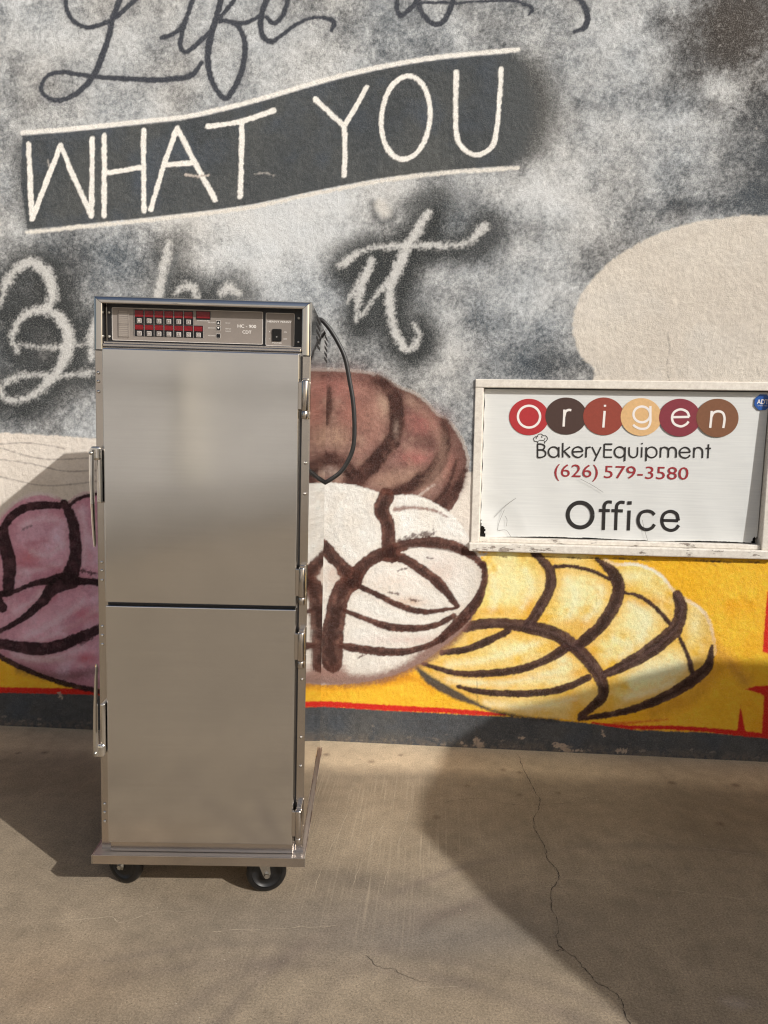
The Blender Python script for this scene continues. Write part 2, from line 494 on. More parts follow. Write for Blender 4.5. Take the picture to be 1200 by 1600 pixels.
# ------------------------------------------------------------------ the mural: one canvas per patch of wall
class Canvas:
    def __init__(self, xs, zs):
        self.X, self.Zz = np.meshgrid(xs, zs)
        P = np.stack([self.X - CAM[0], np.full_like(self.X, -CAM[1]), self.Zz - CAM[2]], -1)
        zc = P @ AX_F
        self.U = 600 + F_PX * (P @ AX_R) / zc          # survey-sheet coordinates of every wall point
        self.V = 800 - F_PX * (P @ AX_U) / zc
        self.C = np.zeros(self.X.shape + (3,))
        self.LAB = np.zeros(self.X.shape, np.int32)
        g = 0.9 * (vnoise(self.X, self.Zz, 0.0065, 1) - .5) + 0.9 * (vnoise(self.X, self.Zz, 0.013, 2) - .5) + 0.7 * (vnoise(self.X, self.Zz, 0.03, 3) - .5)
        self.G = g * 1.5
        self.E = 1.3 * (vnoise(self.X, self.Zz, 0.006, 4) - .5) + 0.7 * (vnoise(self.X, self.Zz, 0.014, 6) - .5)   # fine grain of the stucco for paint edges

    def sl(self, u0, u1, v0, v1):
        m = (self.U > u0) & (self.U < u1) & (self.V > v0) & (self.V < v1)
        r = np.where(m.any(1))[0]; c = np.where(m.any(0))[0]
        if len(r) == 0: return None
        return (slice(r[0], r[-1] + 1), slice(c[0], c[-1] + 1))

    def lay(self, s, col, a, lab):
        a = a[..., None]
        col = lin(col) if not isinstance(col, np.ndarray) or col.ndim == 1 else col
        self.C[s] = self.C[s] * (1 - a) + col * a
        if lab is not None:
            L = self.LAB[s]; L[a[..., 0] > 0.5] = lab

    def stroke(self, P, w, col, soft=1.1, rough=1.2, alpha=1.0, lab=None, sm=True, wob=0.0, only=None):
        P = np.asarray(P, float)
        ws = np.asarray(w, float) * np.ones(len(P))
        Q = np.column_stack([P, ws])
        if sm and len(P) > 2: Q = cr(Q, 5)
        pad = Q[:, 2].max() / 2 + soft * 1.5 + rough * 1.5 + 2
        s = self.sl(Q[:, 0].min() - pad, Q[:, 0].max() + pad, Q[:, 1].min() - pad, Q[:, 1].max() + pad)
        if s is None: return
        U, V = self.U[s], self.V[s]
        d = np.full(U.shape, 1e9)
        for i in range(len(Q) - 1):
            ax, ay, wa = Q[i]; bx, by, wb = Q[i + 1]
            dx, dy = bx - ax, by - ay
            l2 = dx * dx + dy * dy + 1e-9
            t = np.clip(((U - ax) * dx + (V - ay) * dy) / l2, 0, 1)
            dd = np.hypot(U - ax - t * dx, V - ay - t * dy) - (wa + (wb - wa) * t) / 2
            np.minimum(d, dd, out=d)
        d = d + rough * self.E[s] + wob * Q[:, 2].max() * (vnoise(self.X[s], self.Zz[s], 0.035, 7) - 0.5)
        a = np.clip(0.5 - d / (2 * soft), 0, 1); a = a * a * (3 - 2 * a) * alpha
        if only is not None: a = a * (self.LAB[s] == only)
        if callable(col): col = col(self, s)
        self.lay(s, col, a, lab)

    def poly(self, P, col, soft=1.2, rough=1.2, alpha=1.0, lab=None, sm=True):
        P = np.asarray(P, float)
        if sm: P = cr(P, 5, True)
        pad = soft * 1.5 + rough * 1.5 + 2
        s = self.sl(P[:, 0].min() - pad, P[:, 0].max() + pad, P[:, 1].min() - pad, P[:, 1].max() + pad)
        if s is None: return None
        U, V = self.U[s], self.V[s]
        d = np.full(U.shape, 1e9); ins = np.zeros(U.shape, bool)
        n = len(P)
        for i in range(n):
            ax, ay = P[i]; bx, by = P[(i + 1) % n]
            dx, dy = bx - ax, by - ay
            l2 = dx * dx + dy * dy + 1e-9
            t = np.clip(((U - ax) * dx + (V - ay) * dy) / l2, 0, 1)
            np.minimum(d, np.hypot(U - ax - t * dx, V - ay - t * dy), out=d)
            c = (ay > V) != (by > V)
            if abs(dy) > 1e-9: ins ^= c & (U < ax + dx * (V - ay) / dy)
        d = np.where(ins, -d, d) + rough * self.E[s]
        a = np.clip(0.5 - d / (2 * soft), 0, 1); a = a * a * (3 - 2 * a) * alpha
        if callable(col): col = col(self, s)
        self.lay(s, col, a, lab)
        return s

    def blob(self, u, v, ru, rv, col, alpha, rough=0.0):
        s = self.sl(u - 2.6 * ru, u + 2.6 * ru, v - 2.6 * rv, v + 2.6 * rv)
        if s is None: return
        q = ((self.U[s] - u) / ru) ** 2 + ((self.V[s] - v) / rv) ** 2
        a = np.exp(-q) * alpha * np.clip(1 + rough * self.G[s], 0, 2)
        self.lay(s, col, np.clip(a, 0, 1), None)


def mottled(c0, c1, c2, size, seed, gr=0.10):
    def f(cv, s):
        x, z = cv.X[s], cv.Zz[s]
        n = fbm(x, z, size, seed) * 0.9 + 0.12 * cv.G[s]
        n2 = fbm(x, z, size * .6, seed + 5)
        a, b, c = lin(c0), lin(c1), lin(c2)
        t = np.clip(0.5 + n, 0, 1)[..., None]; k = np.clip(n2 * 1.6, 0, 1)[..., None]
        col = a * (1 - t) + b * t
        col = col * (1 - k) + c * k
        return col * (1 + gr * cv.G[s])[..., None]
    return f


LBL = {}          # label id -> (name, parent name, label)


def lid(name, parent=None, label=None):
    i = len(LBL) + 1
    LBL[i] = (name, parent, label)
    return i


L_BANNER = lid('painted_banner', None, 'dark grey painted ribbon banner with white edges')
L_LET = [lid('painted_letter', L_BANNER) for _ in range(7)]
L_LIFE = lid('painted_word', None, 'dark grey brush script at the top of the wall')
L_IS = lid('painted_word', None, 'dark grey brush script word above the banner')
L_BAKE = lid('painted_word', None, 'white brush script word left of the cabinet')
L_IT = lid('painted_word', None, 'white brush script word under the banner')
L_CLOUD = lid('painted_patch', None, 'large rounded cream patch above the window')
L_CREAM = lid('painted_field', None, 'cream field with thin wavy grey lines')
L_YEL = lid('painted_field', None, 'golden yellow field behind the breads')
L_BAND = lid('plinth_band', None, 'dark grey band along the foot of the wall')
L_RED = lid('painted_stripe', None, 'bright red stripe above the dark band')
L_BROWN = lid('painted_bread', None, 'brown shell bread with dark curved stripes')
L_YB = lid('painted_bread', None, 'yellow shell bread with dark brown stripes')
L_WB = lid('painted_bread', None, 'white shell bread with brown branching stripes')
L_PB = lid('painted_bread', None, 'pink shell bread with black stripes')


def paint(cv):
    X, Z, U, V, G = cv.X, cv.Zz, cv.U, cv.V, cv.G
    # --- chalky grey ground: pale paint dry-brushed over dark
    Lf = 0.47 + 0.18 * fbm(X, Z, 0.42, 4) + 0.24 * fbm(X, Z, 0.10, 7)
    spots = [(90, 60, 120, 70, .22), (300, 30, 120, 60, .12), (120, 180, 120, 40, .2), (20, 170, 50, 90, -.12), (15, 330, 60, 90, .15), (460, 110, 120, 60, .25), (700, 60, 120, 60, .05),
             (470, 350, 110, 60, .42), (250, 340, 150, 30, .22), (600, 300, 120, 25, .25), (560, 60, 80, 70, -.08), (420, 400, 60, 50, .15), (700, 200, 40, 40, 0),
             (1150, 40, 75, 70, -.50), (1195, 170, 45, 70, -.28), (1180, 275, 50, 45, -.26), (1095, 110, 40, 40, -.22), (960, 40, 70, 60, .12), (1000, 90, 60, 40, .12), (1040, 230, 70, 60, .10),
             (930, 140, 40, 40, .0), (1000, 190, 70, 60, .0), (950, 240, 90, 50, .16), (820, 300, 70, 35, .28), (1120, 140, 40, 22, .35), (1010, 340, 60, 26, -.12), (1080, 322, 70, 14, -.25),
             (880, 340, 70, 50, .14), (850, 450, 50, 60, .20), (760, 430, 60, 60, .10), (740, 520, 50, 70, -.10), (840, 560, 60, 30, -.22), (720, 570, 60, 30, .12), (690, 500, 40, 60, .14),
             (200, 400, 90, 40, -.12), (60, 480, 80, 80, -.30), (60, 560, 70, 50, -.22), (120, 640, 90, 40, -.02), (30, 640, 60, 30, -.16), (130, 560, 20, 60, .15), (560, 560, 80, 30, -.12), (640, 590, 60, 20, -.1),
             (330, 410, 60, 30, .16), (400, 440, 50, 20, .12), (520, 420, 40, 30, .05)]
    for u, v, ru, rv, k in spots:
        Lf = Lf + k * np.exp(-((U - u) / ru) ** 2 - ((V - v) / rv) ** 2)
    t = np.clip((Lf + 0.12 * G + 0.14 * cv.E - 0.06) / 0.92, 0, 1)
    t = (t * t * (3 - 2 * t))[..., None]
    cool = np.clip(0.5 + 0.8 * fbm(X, Z, 0.3, 9), 0, 1)[..., None]
    dark = lin((76, 76, 76)) * (1 - cool) + lin((74, 82, 89)) * cool
    warm = np.clip(np.exp(-((U - 1150) / 130) ** 2 - ((V - 40) / 120) ** 2), 0, 1)[..., None]
    dark = dark * (1 - warm) + lin((74, 69, 65)) * warm
    pale = lin((214, 213, 209)) * (1 - 0.6 * cool) + lin((202, 209, 214)) * 0.6 * cool
    cv.C[:] = dark * (1 - t) + pale * t

    DK = (72, 75, 77)
    # --- ribbon banner
    top = [(35, 212), (100, 207), (167, 200), (233, 193), (300, 185), (400, 161), (500, 131), (567, 115), (633, 102), (700, 92), (800, 83)]
    bot = [(800, 259), (700, 266), (600, 278), (500, 297), (400, 318), (333, 328), (233, 340), (133, 350), (43, 359)]
    cv.stroke([(822, 118), (836, 165), (828, 215), (812, 232)], [70, 84, 66, 50], (80, 80, 78), soft=34, rough=6, alpha=.95)
    cv.stroke([(34, 232), (36, 290), (46, 342)], 30, DK, soft=14, rough=2, alpha=0.75)
    cv.poly(np.vstack([cr(top, 4), [(798, 170)], cr(bot, 4), [(32, 285)]]),
            mottled((70, 74, 77), (85, 87, 86), (77, 83, 90), 0.25, 3, 0.09), soft=1.6, rough=1.0, lab=L_BANNER, sm=False)
    cv.stroke([(798, 118), (808, 170), (798, 226)], 56, (79, 82, 83), soft=20, rough=5, alpha=1.0, lab=L_BANNER)
    cv.stroke([(796, 100), (800, 170), (796, 244)], 26, (79, 82, 83), soft=10, rough=3, alpha=1.0)
    WH = (238, 234, 226)
    cv.stroke([(p[0], p[1] - 4.5) for p in top] + [(808, 77)], [7] * 11 + [5], WH, rough=1.5, soft=1.3)
    cv.stroke([(806, 263)] + [(p[0], p[1] + 4.0) for p in bot], [4] + [6] * 9, (226, 221, 211), rough=2.2, soft=1.6)
    lw = 7.9
    letters = [
        [[(45, 225), (47, 285), (50, 342)], [(50, 342), (72, 285), (95, 227)], [(95, 227), (118, 283), (143, 337)], [(143, 337), (144, 275), (144, 216)]],
        [[(163, 212), (163, 337)], [(224, 204), (225, 330)], [(166, 271), (222, 261)]],
        [[(277, 200), (255, 262), (236, 327)], [(277, 200), (305, 255), (336, 312)], [(261, 258), (302, 254)]],
        [[(325, 198), (375, 190), (428, 173)], [(378, 192), (377, 250), (375, 307)]],
        [[(493, 155), (514, 175), (538, 197)], [(573, 136), (555, 168), (538, 197)], [(538, 197), (539, 235), (538, 274)]],
        [[(634 + 38 * math.cos(a) + 4 * math.sin(a) * -1, 184 + 65 * math.sin(a)) for a in np.linspace(0, 2 * math.pi, 25)]],
        [[(713, 113), (712, 167), (713, 207), (722, 230), (743, 242), (765, 233), (775, 210), (780, 160), (783, 108)]]]
    for i, ss in enumerate(letters):
        for p in ss:
            cv.stroke(p, lw if len(p) < 9 else 7.7, WH, rough=1.2, soft=0.9, wob=.15, lab=L_LET[i])
    cv.stroke([(290, 273), (308, 275), (327, 274)], 3, (190, 180, 170), rough=2)
    cv.stroke([(398, 272), (412, 270), (428, 274)], 2.2, (170, 165, 158), rough=2, alpha=.7)
    cv.stroke([(75, 250), (76, 262)], 2, (190, 184, 176), rough=2, alpha=.7)

    # --- dark script at the top
    INK = (66, 69, 76)
    life = [([(190, -14), (187, 0), (177, 27), (170, 57), (160, 87), (147, 117), (130, 137), (110, 152), (87, 157), (68, 147), (65, 133), (75, 118), (97, 113), (127, 117), (160, 121), (200, 123), (240, 125), (273, 123), (300, 117), (315, 98)],
             [9, 9, 9, 9.5, 10, 9.5, 9, 8.5, 8, 7, 6.5, 6.5, 7, 7.5, 8, 8.5, 9, 9, 9, 7]),
            ([(105, -12), (103, 0), (105, 17), (117, 35), (137, 43), (160, 38), (180, 28), (197, 13), (215, -4)], 7.5),
            ([(253, 59), (270, 53), (287, 37), (295, 17), (304, -8)], 7.5),
            ([(290, 30), (282, 60), (283, 77), (293, 80), (310, 67), (327, 50)], 8),
            ([(348, -10), (345, 0), (337, 30), (328, 60), (325, 93), (330, 123), (340, 143), (352, 154), (363, 143), (377, 113), (383, 80), (380, 57), (370, 40), (353, 32), (343, 34)], [10, 10, 10, 11, 10, 9, 8.5, 9, 9, 9.5, 9.5, 9, 8, 7, 6]),
            ([(343, 28), (360, 7), (369, -6)], 7), ([(353, 32), (377, 36), (393, 32), (410, 22)], 7),
            ([(417, 27), (427, 37), (440, 27), (448, 7), (451, -8)], 7.5),
            ([(420, -8), (410, 17), (407, 37), (410, 55), (423, 65), (440, 55), (463, 38), (487, 28), (510, 28), (522, 35), (518, 47)], [10, 10, 10, 9, 8.5, 7, 6.5, 6, 7, 9, 7])]
    for p, w in life:
        cv.stroke(p, np.array(w) * 1.5, (140, 142, 146), soft=7, rough=2, alpha=.35)
    for p, w in life: cv.stroke(p, w, INK, rough=1.3, soft=1.2, lab=L_LIFE)
    iss = [([(622, -10), (620, 5), (621, 18), (627, 25), (637, 17), (650, 5), (660, -8)], 8), ([(648, -8), (652, 4), (658, 17), (670, 33), (682, 38), (695, 30), (705, 10), (709, -8)], 9), ([(648, 4), (680, 4), (706, 4)], 5),
           ([(710, 6), (733, 3), (760, 2), (800, 1), (817, 6), (832, 14), (825, 24)], [4, 4, 4, 5, 6, 6, 3]), ([(900, -8), (912, 8), (918, 25), (914, 42), (897, 50)], [8, 9.5, 10, 9, 5])]
    for p, w in iss: cv.stroke(p, w, INK, rough=1.5, soft=1.2, lab=L_IS)

    # --- white script with sprayed dark halo
    B1 = ([(0, 476), (7, 450), (20, 427), (37, 413), (53, 411), (70, 424), (79, 447), (81, 470), (72, 484)], [9, 10, 12, 14, 17, 19, 19, 16, 8])
    B2 = ([(27, 548), (20, 527), (27, 505), (43, 490), (67, 484), (90, 493), (103, 513), (106, 540), (96, 570), (73, 600), (47, 620), (20, 626), (3, 615), (7, 600), (27, 589), (60, 586), (100, 587), (160, 578)],
          [5, 8, 9, 10, 13, 17, 18, 19, 18, 14, 12, 10, 9, 9, 9, 8, 8, 8])
    B3 = ([(30, 538), (67, 543), (117, 540), (142, 531)], [3, 4, 4, 4])
    A1 = ([(150, 498), (143, 525), (144, 560)], [9, 12, 8])
    K1 = ([(264, 382), (258, 410), (252, 436), (246, 470)], [10, 15, 15, 14])
    K2 = ([(276, 456), (290, 447), (303, 450), (308, 470)], [10, 14, 12, 8])
    E1 = ([(345, 458), (358, 449), (372, 458)], [10, 14, 10])
    T1 = ([(668, 333), (654, 357), (640, 380), (627, 407), (617, 430), (609, 463), (612, 497), (622, 527), (635, 545), (648, 540), (655, 523), (648, 507)], [13, 16, 16, 16, 15, 15, 14, 12, 10, 9, 8, 3])
    T2 = ([(531, 414), (543, 407), (560, 395), (587, 387), (627, 383), (667, 383), (707, 383), (733, 377), (756, 354)], [10, 13, 9, 8, 8, 8, 9, 12, 16])
    I1 = ([(581, 408), (568, 437), (560, 467), (557, 500)], [14, 15, 10, 4])
    I2 = ([(565, 493), (587, 463), (614, 430)], [5, 7, 6])
    I3 = ([(543, 472), (560, 440)], [4, 6])
    DOT = ([(596, 322), (602, 332)], [20, 16])
    off = (5, 6)
    for (p, w), k in ((B1, .8), (B2, .8), (A1, .5), (K1, .55), (K2, .75), (E1, .7), (T1, .92), (T2, .85), (I1, .9), (I2, .6)):
        q = [(a + off[0], b + off[1]) for a, b in p]
        cv.stroke(q, np.array(w) + 50, (50, 53, 54), soft=23, rough=6, alpha=min(k * 1.1, 1))
    cv.stroke([(582, 317), (587, 340), (600, 348), (617, 337)], 10, (84, 86, 88), soft=7, rough=2, alpha=.85)
    cv.stroke([(640, 325), (665, 305), (690, 300)], 26, (82, 84, 84), soft=16, rough=4, alpha=.7)
    cv.stroke([(735, 395), (765, 370), (785, 345)], 14, (84, 86, 88), soft=13, rough=3, alpha=.7)
    cv.stroke([(255, 460), (266, 425), (275, 400)], 8, (84, 88, 90), soft=6, rough=2, alpha=.6)
    for b in ((690, 315, 46, 22, .6), (575, 475, 34, 40, .5), (650, 500, 34, 46, .5), (735, 385, 40, 18, .5), (560, 390, 40, 16, .5)):
        cv.blob(*b[:4], (66, 69, 70), b[4], .5)
    CH = (204, 203, 199)
    for p, w in (B1, B2, B3, A1, K1, K2, E1):
        cv.stroke(p, np.array(w) * .9, CH, soft=5.0, rough=5.5, alpha=.9, lab=L_BAKE, wob=.25)
    for p, w in (T1, T2, I1, I2, I3): cv.stroke(p, np.array(w) * .92, CH, soft=4.6, rough=5.0, alpha=.93, lab=L_IT, wob=.25)
    cv.stroke(DOT[0], DOT[1], (215, 211, 203), soft=8, rough=3, alpha=.8)

    # --- cream patch over the window
    cv.poly([(1330, 345), (1200, 338), (1163, 336), (1130, 341), (1100, 344), (1067, 352), (1033, 363), (1000, 379), (962, 402), (926, 436), (904, 468), (895, 500), (897, 528), (907, 556), (931, 583), (940, 640), (1400, 660), (1430, 450)],
            mottled((202, 193, 180), (212, 204, 191), (204, 197, 186), 0.3, 2, 0.05), soft=2.2, rough=2.6, lab=L_CLOUD)
    cv.stroke([(1040, 385), (1070, 372), (1100, 362)], 10, (186, 177, 165), soft=8, rough=3, alpha=.4)

    # --- cream field
    cv.poly([(-900, 636), (0, 676), (60, 679), (150, 685), (480, 705), (735, 737), (800, 737), (800, 1100), (-900, 1000)],
            mottled((220, 209, 195), (228, 219, 207), (223, 213, 201), 0.3, 6, 0.05), soft=1.5, rough=2.0, lab=L_CREAM, sm=False)
    for p in ([(-60, 700), (0, 694), (40, 692), (80, 697), (100, 701)], [(-60, 690), (0, 700), (40, 712), (80, 718), (150, 715)], [(-60, 712), (0, 718), (50, 725), (100, 736), (150, 735)], [(-60, 738), (0, 745), (60, 758), (110, 757), (150, 752)]):
        cv.stroke(p, 1.8, (150, 138, 130), rough=1.0, soft=1.2, alpha=.75)

    # --- yellow field
    cv.poly([(-900, 985), (0, 1010), (150, 1040), (480, 1050), (640, 1010), (740, 866), (760, 855), (1900, 865), (1900, 1200), (-900, 1060)],
            mottled((238, 178, 38), (246, 190, 58), (238, 168, 36), 0.3, 8, 0.08), soft=1.5, rough=2, lab=L_YEL, sm=False)
    cv.stroke([(720, 868), (790, 866), (842, 864)], 7, (205, 196, 182), soft=2, rough=4)
    cv.stroke([(600, 1066), (640, 1058), (675, 1075)], 12, (214, 140, 28), soft=8, rough=3, alpha=.6)
    cv.stroke([(1108, 1000), (1140, 1035), (1165, 1065)], 16, (190, 132, 62), soft=12, rough=3, alpha=.6)
    cv.stroke([(1118, 1045), (1085, 1085), (1020, 1115)], 22, (196, 140, 46), soft=14, rough=3, alpha=.55)
    cv.stroke([(490, 1074), (560, 1072), (640, 1058)], 9, (205, 132, 26), soft=6, rough=3, alpha=.55)

    # --- dark band and red stripe
    cv.poly([(-900, 1020), (0, 1080), (150, 1084), (478, 1101), (607, 1110), (786, 1119), (860, 1124), (930, 1131), (1000, 1141), (1100, 1144), (1200, 1152), (1900, 1190), (1900, 1500), (-900, 1500)],
            mottled((70, 72, 75), (86, 86, 85), (76, 80, 85), 0.2, 4, 0.10), soft=1.4, rough=1.5, lab=L_BAND, sm=False)
    RD = (206, 44, 32)
    cv.stroke([(-900, 1016), (0, 1078), (150, 1081), (478, 1098), (607, 1106), (690, 1110), (745, 1114), (790, 1117)], [9, 9, 9, 9, 9, 8, 8, 3], RD, rough=1.2, soft=1.1, lab=L_RED, sm=False)
    cv.stroke([(925, 1129), (985, 1137), (1050, 1137), (1100, 1140), (1150, 1145), (1200, 1150), (1900, 1185)], [2, 6, 7, 7, 8, 8, 8], RD, rough=1.2, soft=1.2, lab=L_RED, sm=False)
    cv.stroke([(960, 1132), (1045, 1124)], [6, 1], RD, rough=1.5, soft=2.5, alpha=.6)
    cv.poly([(1151, 1146), (1157, 1102), (1166, 1149)], RD, lab=L_RED, sm=False)
    cv.poly([(1165, 1077), (1178, 1072), (1240, 1070), (1240, 1088), (1194, 1087), (1188, 1084)], RD, lab=L_RED, sm=False)
    cv.poly([(1199, 925), (1193, 1000), (1192, 1018), (1215, 1030), (1230, 930)], RD, lab=L_RED, sm=False)
    cv.poly([(1194, 1086), (1190, 1147), (1215, 1150), (1215, 1086)], RD, lab=L_RED, sm=False)

    # --- brown bread
    br = [(430, 640), (455, 597), (485, 582), (520, 580), (552, 582), (582, 586), (602, 595), (622, 606), (645, 615), (665, 630), (680, 647), (695, 657), (710, 672), (721, 692), (729, 717), (727, 735), (725, 750), (717, 775), (702, 799), (680, 800), (600, 790), (480, 790), (435, 720)]
    cv.stroke(br[1:16], 9, (228, 222, 212), soft=2, rough=1.5, lab=L_BROWN)
    cv.poly(br, mottled((112, 82, 74), (140, 108, 99), (160, 130, 115), 0.09, 5, 0.14), soft=1.6, rough=1.5, lab=L_BROWN)
    for b in ((535, 600, 40, 22, (178, 118, 108), .6), (575, 650, 34, 40, (176, 128, 112), .5), (600, 635, 14, 22, (190, 162, 140), .6), (650, 715, 28, 14, (182, 112, 106), .5), (665, 660, 30, 20, (172, 104, 98), .6),
              (525, 682, 22, 18, (186, 152, 128), .6), (610, 750, 40, 14, (168, 134, 116), .6), (655, 745, 30, 16, (176, 144, 124), .5), (705, 730, 14, 28, (168, 116, 104), .6), (545, 640, 20, 30, (160, 104, 92), .5), (520, 735, 24, 10, (176, 160, 148), .5), (670, 690, 16, 14, (96, 66, 60), .6), (576, 622, 12, 9, (100, 68, 62), .6)):
        cv.blob(*b[:4], b[4], b[5], .4)
    cv.stroke(br[1:20], 34, (86, 58, 52), soft=15, rough=4, alpha=.55, only=L_BROWN)
    DB = (66, 42, 38)
    for p, w in (([(590, 592), (610, 610), (620, 632), (621, 660), (612, 690), (592, 715), (570, 737), (552, 756)], [12, 18, 20, 20, 20, 20, 22, 24]),
                 ([(695, 660), (696, 685), (690, 715), (670, 742), (642, 760), (612, 772)], [10, 13, 17, 20, 16, 14]),
                 ([(726, 735), (712, 767), (690, 790)], [6, 12, 14]), ([(713, 720), (700, 760), (680, 785)], [3, 6, 6]),
                 ([(514, 608), (513, 635), (511, 662)], [5, 9, 4]), ([(480, 740), (510, 716), (532, 724), (556, 745)], [20, 20, 16, 20])):
        cv.stroke(p, np.array(w) + 8, (96, 64, 56), soft=6, rough=2, alpha=.6, lab=L_BROWN)
        cv.stroke(p, np.array(w) * 1.1, mottled((52, 33, 30), (78, 52, 46), (96, 68, 60), 0.05, 4, .15), soft=3.2, rough=2, alpha=.95, lab=L_BROWN, wob=.25)
    cv.stroke([(640, 625), (668, 650), (690, 690), (686, 730), (660, 765)], 14, (186, 150, 132), soft=9, rough=6, alpha=.35, only=L_BROWN)
    cv.stroke([(545, 600), (580, 625), (590, 670), (560, 710)], 16, (178, 132, 118), soft=9, rough=6, alpha=.35, only=L_BROWN)
    cv.blob(619, 670, 5, 14, (150, 130, 118), .45, .8)
    cv.stroke([(652, 776), (668, 765), (678, 757)], 3, (206, 190, 178), soft=2, rough=2, alpha=.7)

    # --- yellow bread
    yb = [(757, 868), (830, 862), (930, 868), (945, 877), (960, 884), (990, 884), (1015, 891), (1035, 905), (1052, 926), (1072, 940), (1092, 952), (1105, 970), (1112, 995), (1114, 1020), (1107, 1045), (1085, 1067), (1050, 1090), (1012, 1105), (975, 1116), (925, 1122), (900, 1125), (865, 1122), (815, 1118), (780, 1111), (747, 1100), (715, 1082), (677, 1065), (652, 1047), (645, 1035), (690, 1000), (735, 940)]
    cv.stroke(yb[3:14], 9, (240, 232, 212), soft=2, rough=1.5, lab=L_YB)
    cv.poly(yb, mottled((238, 214, 124), (244, 228, 166), (234, 192, 76), 0.10, 2, 0.08), soft=1.5, rough=1.5, lab=L_YB)
    YS = [([(835, 864), (857, 887), (861, 912), (852, 937), (837, 960), (827, 977)], [9, 13, 14, 14, 14, 16]),
          ([(727, 980), (760, 974), (795, 975), (827, 980), (865, 990), (890, 1005), (915, 1027), (933, 1052), (942, 1072), (940, 1090), (925, 1105), (908, 1118)], [14, 13, 14, 17, 18, 18, 18, 17, 15, 14, 12, 10]),
          ([(932, 873), (955, 892), (966, 915), (962, 940), (945, 970), (920, 995), (902, 1010)], [4, 14, 17, 17, 16, 15, 15]),
          ([(1058, 930), (1064, 950), (1057, 980), (1040, 997), (1010, 1020), (975, 1040), (942, 1055)], [13, 17, 18, 19, 18, 14, 10]),
          ([(867, 885), (892, 885), (925, 892), (952, 905)], [5, 5, 5, 5]), ([(975, 926), (1000, 932), (1025, 950), (1047, 975)], [4, 5, 6, 6]), ([(1062, 997), (1075, 1025), (1082, 1052)], [4, 6, 7]),
          ([(1113, 1010), (1107, 1040), (1090, 1057), (1062, 1076), (1025, 1095), (987, 1109), (950, 1117), (905, 1123)], [5, 13, 15, 14, 12, 9, 8, 6]),
          ([(795, 985), (765, 1000), (727, 1015), (690, 1020)], [8, 10, 9, 7]), ([(885, 1012), (852, 1032), (815, 1045), (765, 1052), (715, 1052), (677, 1042), (660, 1037)], [13, 11, 10, 10, 8, 6, 4]),
          ([(920, 1058), (890, 1072), (852, 1082), (802, 1084), (752, 1081), (716, 1073)], [9, 10, 9, 9, 8, 5])]
    cv.stroke(yb[11:29], 40, (206, 156, 62), soft=16, rough=4, alpha=.55, only=L_YB)
    for p, w in YS:
        cv.stroke(p, np.array(w) + 26, (230, 172, 44), soft=13, rough=5, alpha=.5, only=L_YB)
    for b in ((800, 915, 30, 32, (244, 230, 172), .8), (905, 925, 26, 26, (246, 232, 178), .7), (1000, 975, 30, 26, (242, 230, 178), .7), (1030, 1045, 40, 22, (240, 230, 184), .8), (990, 900, 26, 9, (240, 230, 176), .8), (1085, 975, 10, 18, (238, 226, 170), .7),
              (790, 1015, 40, 10, (246, 232, 170), .7), (860, 1060, 40, 9, (246, 234, 180), .8), (830, 1100, 60, 8, (240, 222, 150), .6), (735, 1066, 30, 6, (244, 232, 180), .6), (880, 1035, 12, 14, (246, 236, 190), .7),
              (828, 950, 9, 20, (228, 160, 30), .6), (905, 975, 26, 12, (226, 160, 34), .6), (1015, 940, 24, 7, (222, 158, 50), .6), (925, 1025, 9, 14, (226, 160, 34), .6), (905, 1052, 14, 8, (226, 160, 34), .6), (900, 1095, 12, 14, (230, 168, 44), .6), (810, 1058, 70, 5, (228, 170, 50), .6), (770, 955, 34, 6, (226, 160, 40), .6)):
        cv.blob(*b[:4], b[4], b[5], .3)
    for p, w in (([(770, 900), (775, 930), (770, 950)], 12), ([(820, 890), (830, 920), (815, 950)], 8), ([(885, 905), (900, 930), (890, 960)], 10), ([(940, 920), (935, 945), (915, 968)], 8), ([(985, 945), (1010, 965), (1000, 1000)], 12), ([(960, 1000), (985, 1010), (970, 1025)], 8), ([(990, 1060), (1030, 1050), (1065, 1040)], 14), ([(980, 1090), (1020, 1080), (1050, 1065)], 8), ([(700, 1040), (760, 1030), (840, 1005)], 9), ([(700, 1062), (780, 1068), (870, 1050)], 8), ([(760, 1098), (830, 1106), (900, 1090)], 8)):
        cv.stroke(p, w, (248, 238, 200), soft=7, rough=5, alpha=.5)
    for p, w in YS: cv.stroke(p, np.array(w) * 1.22, mottled((56, 36, 33), (80, 54, 48), (100, 76, 70), 0.05, 4, .15), soft=1.1, rough=1.2, alpha=.97, lab=L_YB, wob=.08)
    for p, w in YS: cv.stroke([(a - .6, b + 1.2) for a, b in p], np.array(w) * .55, (40, 25, 23), soft=3.2, rough=3, alpha=.65, wob=.5)
    for p in (YS[0][0], YS[1][0][:9], YS[3][0]):
        cv.stroke([(a + 1.5, b) for a, b in p], 3.5, (116, 88, 82), soft=3, rough=3, alpha=.45)
    cv.stroke([(652, 1044), (672, 1063), (710, 1085), (740, 1098), (765, 1109), (815, 1121), (870, 1126)], [6, 13, 13, 7, 5, 5, 5], (64, 62, 62), soft=3, rough=1.5, alpha=.95)

    # --- white bread
    wb = [(440, 800), (485, 757), (545, 757), (580, 765), (605, 774), (640, 773), (665, 779), (700, 799), (725, 826), (745, 860), (756, 885), (756, 910), (748, 940), (735, 968), (712, 994), (690, 1012), (665, 1031), (630, 1049), (600, 1059), (560, 1067), (520, 1069), (485, 1068), (440, 1040)]
    cv.poly(wb, mottled((226, 222, 213), (240, 237, 230), (232, 226, 215), 0.14, 3, 0.06), soft=1.5, rough=1.4, lab=L_WB)
    BW = (88, 54, 46)
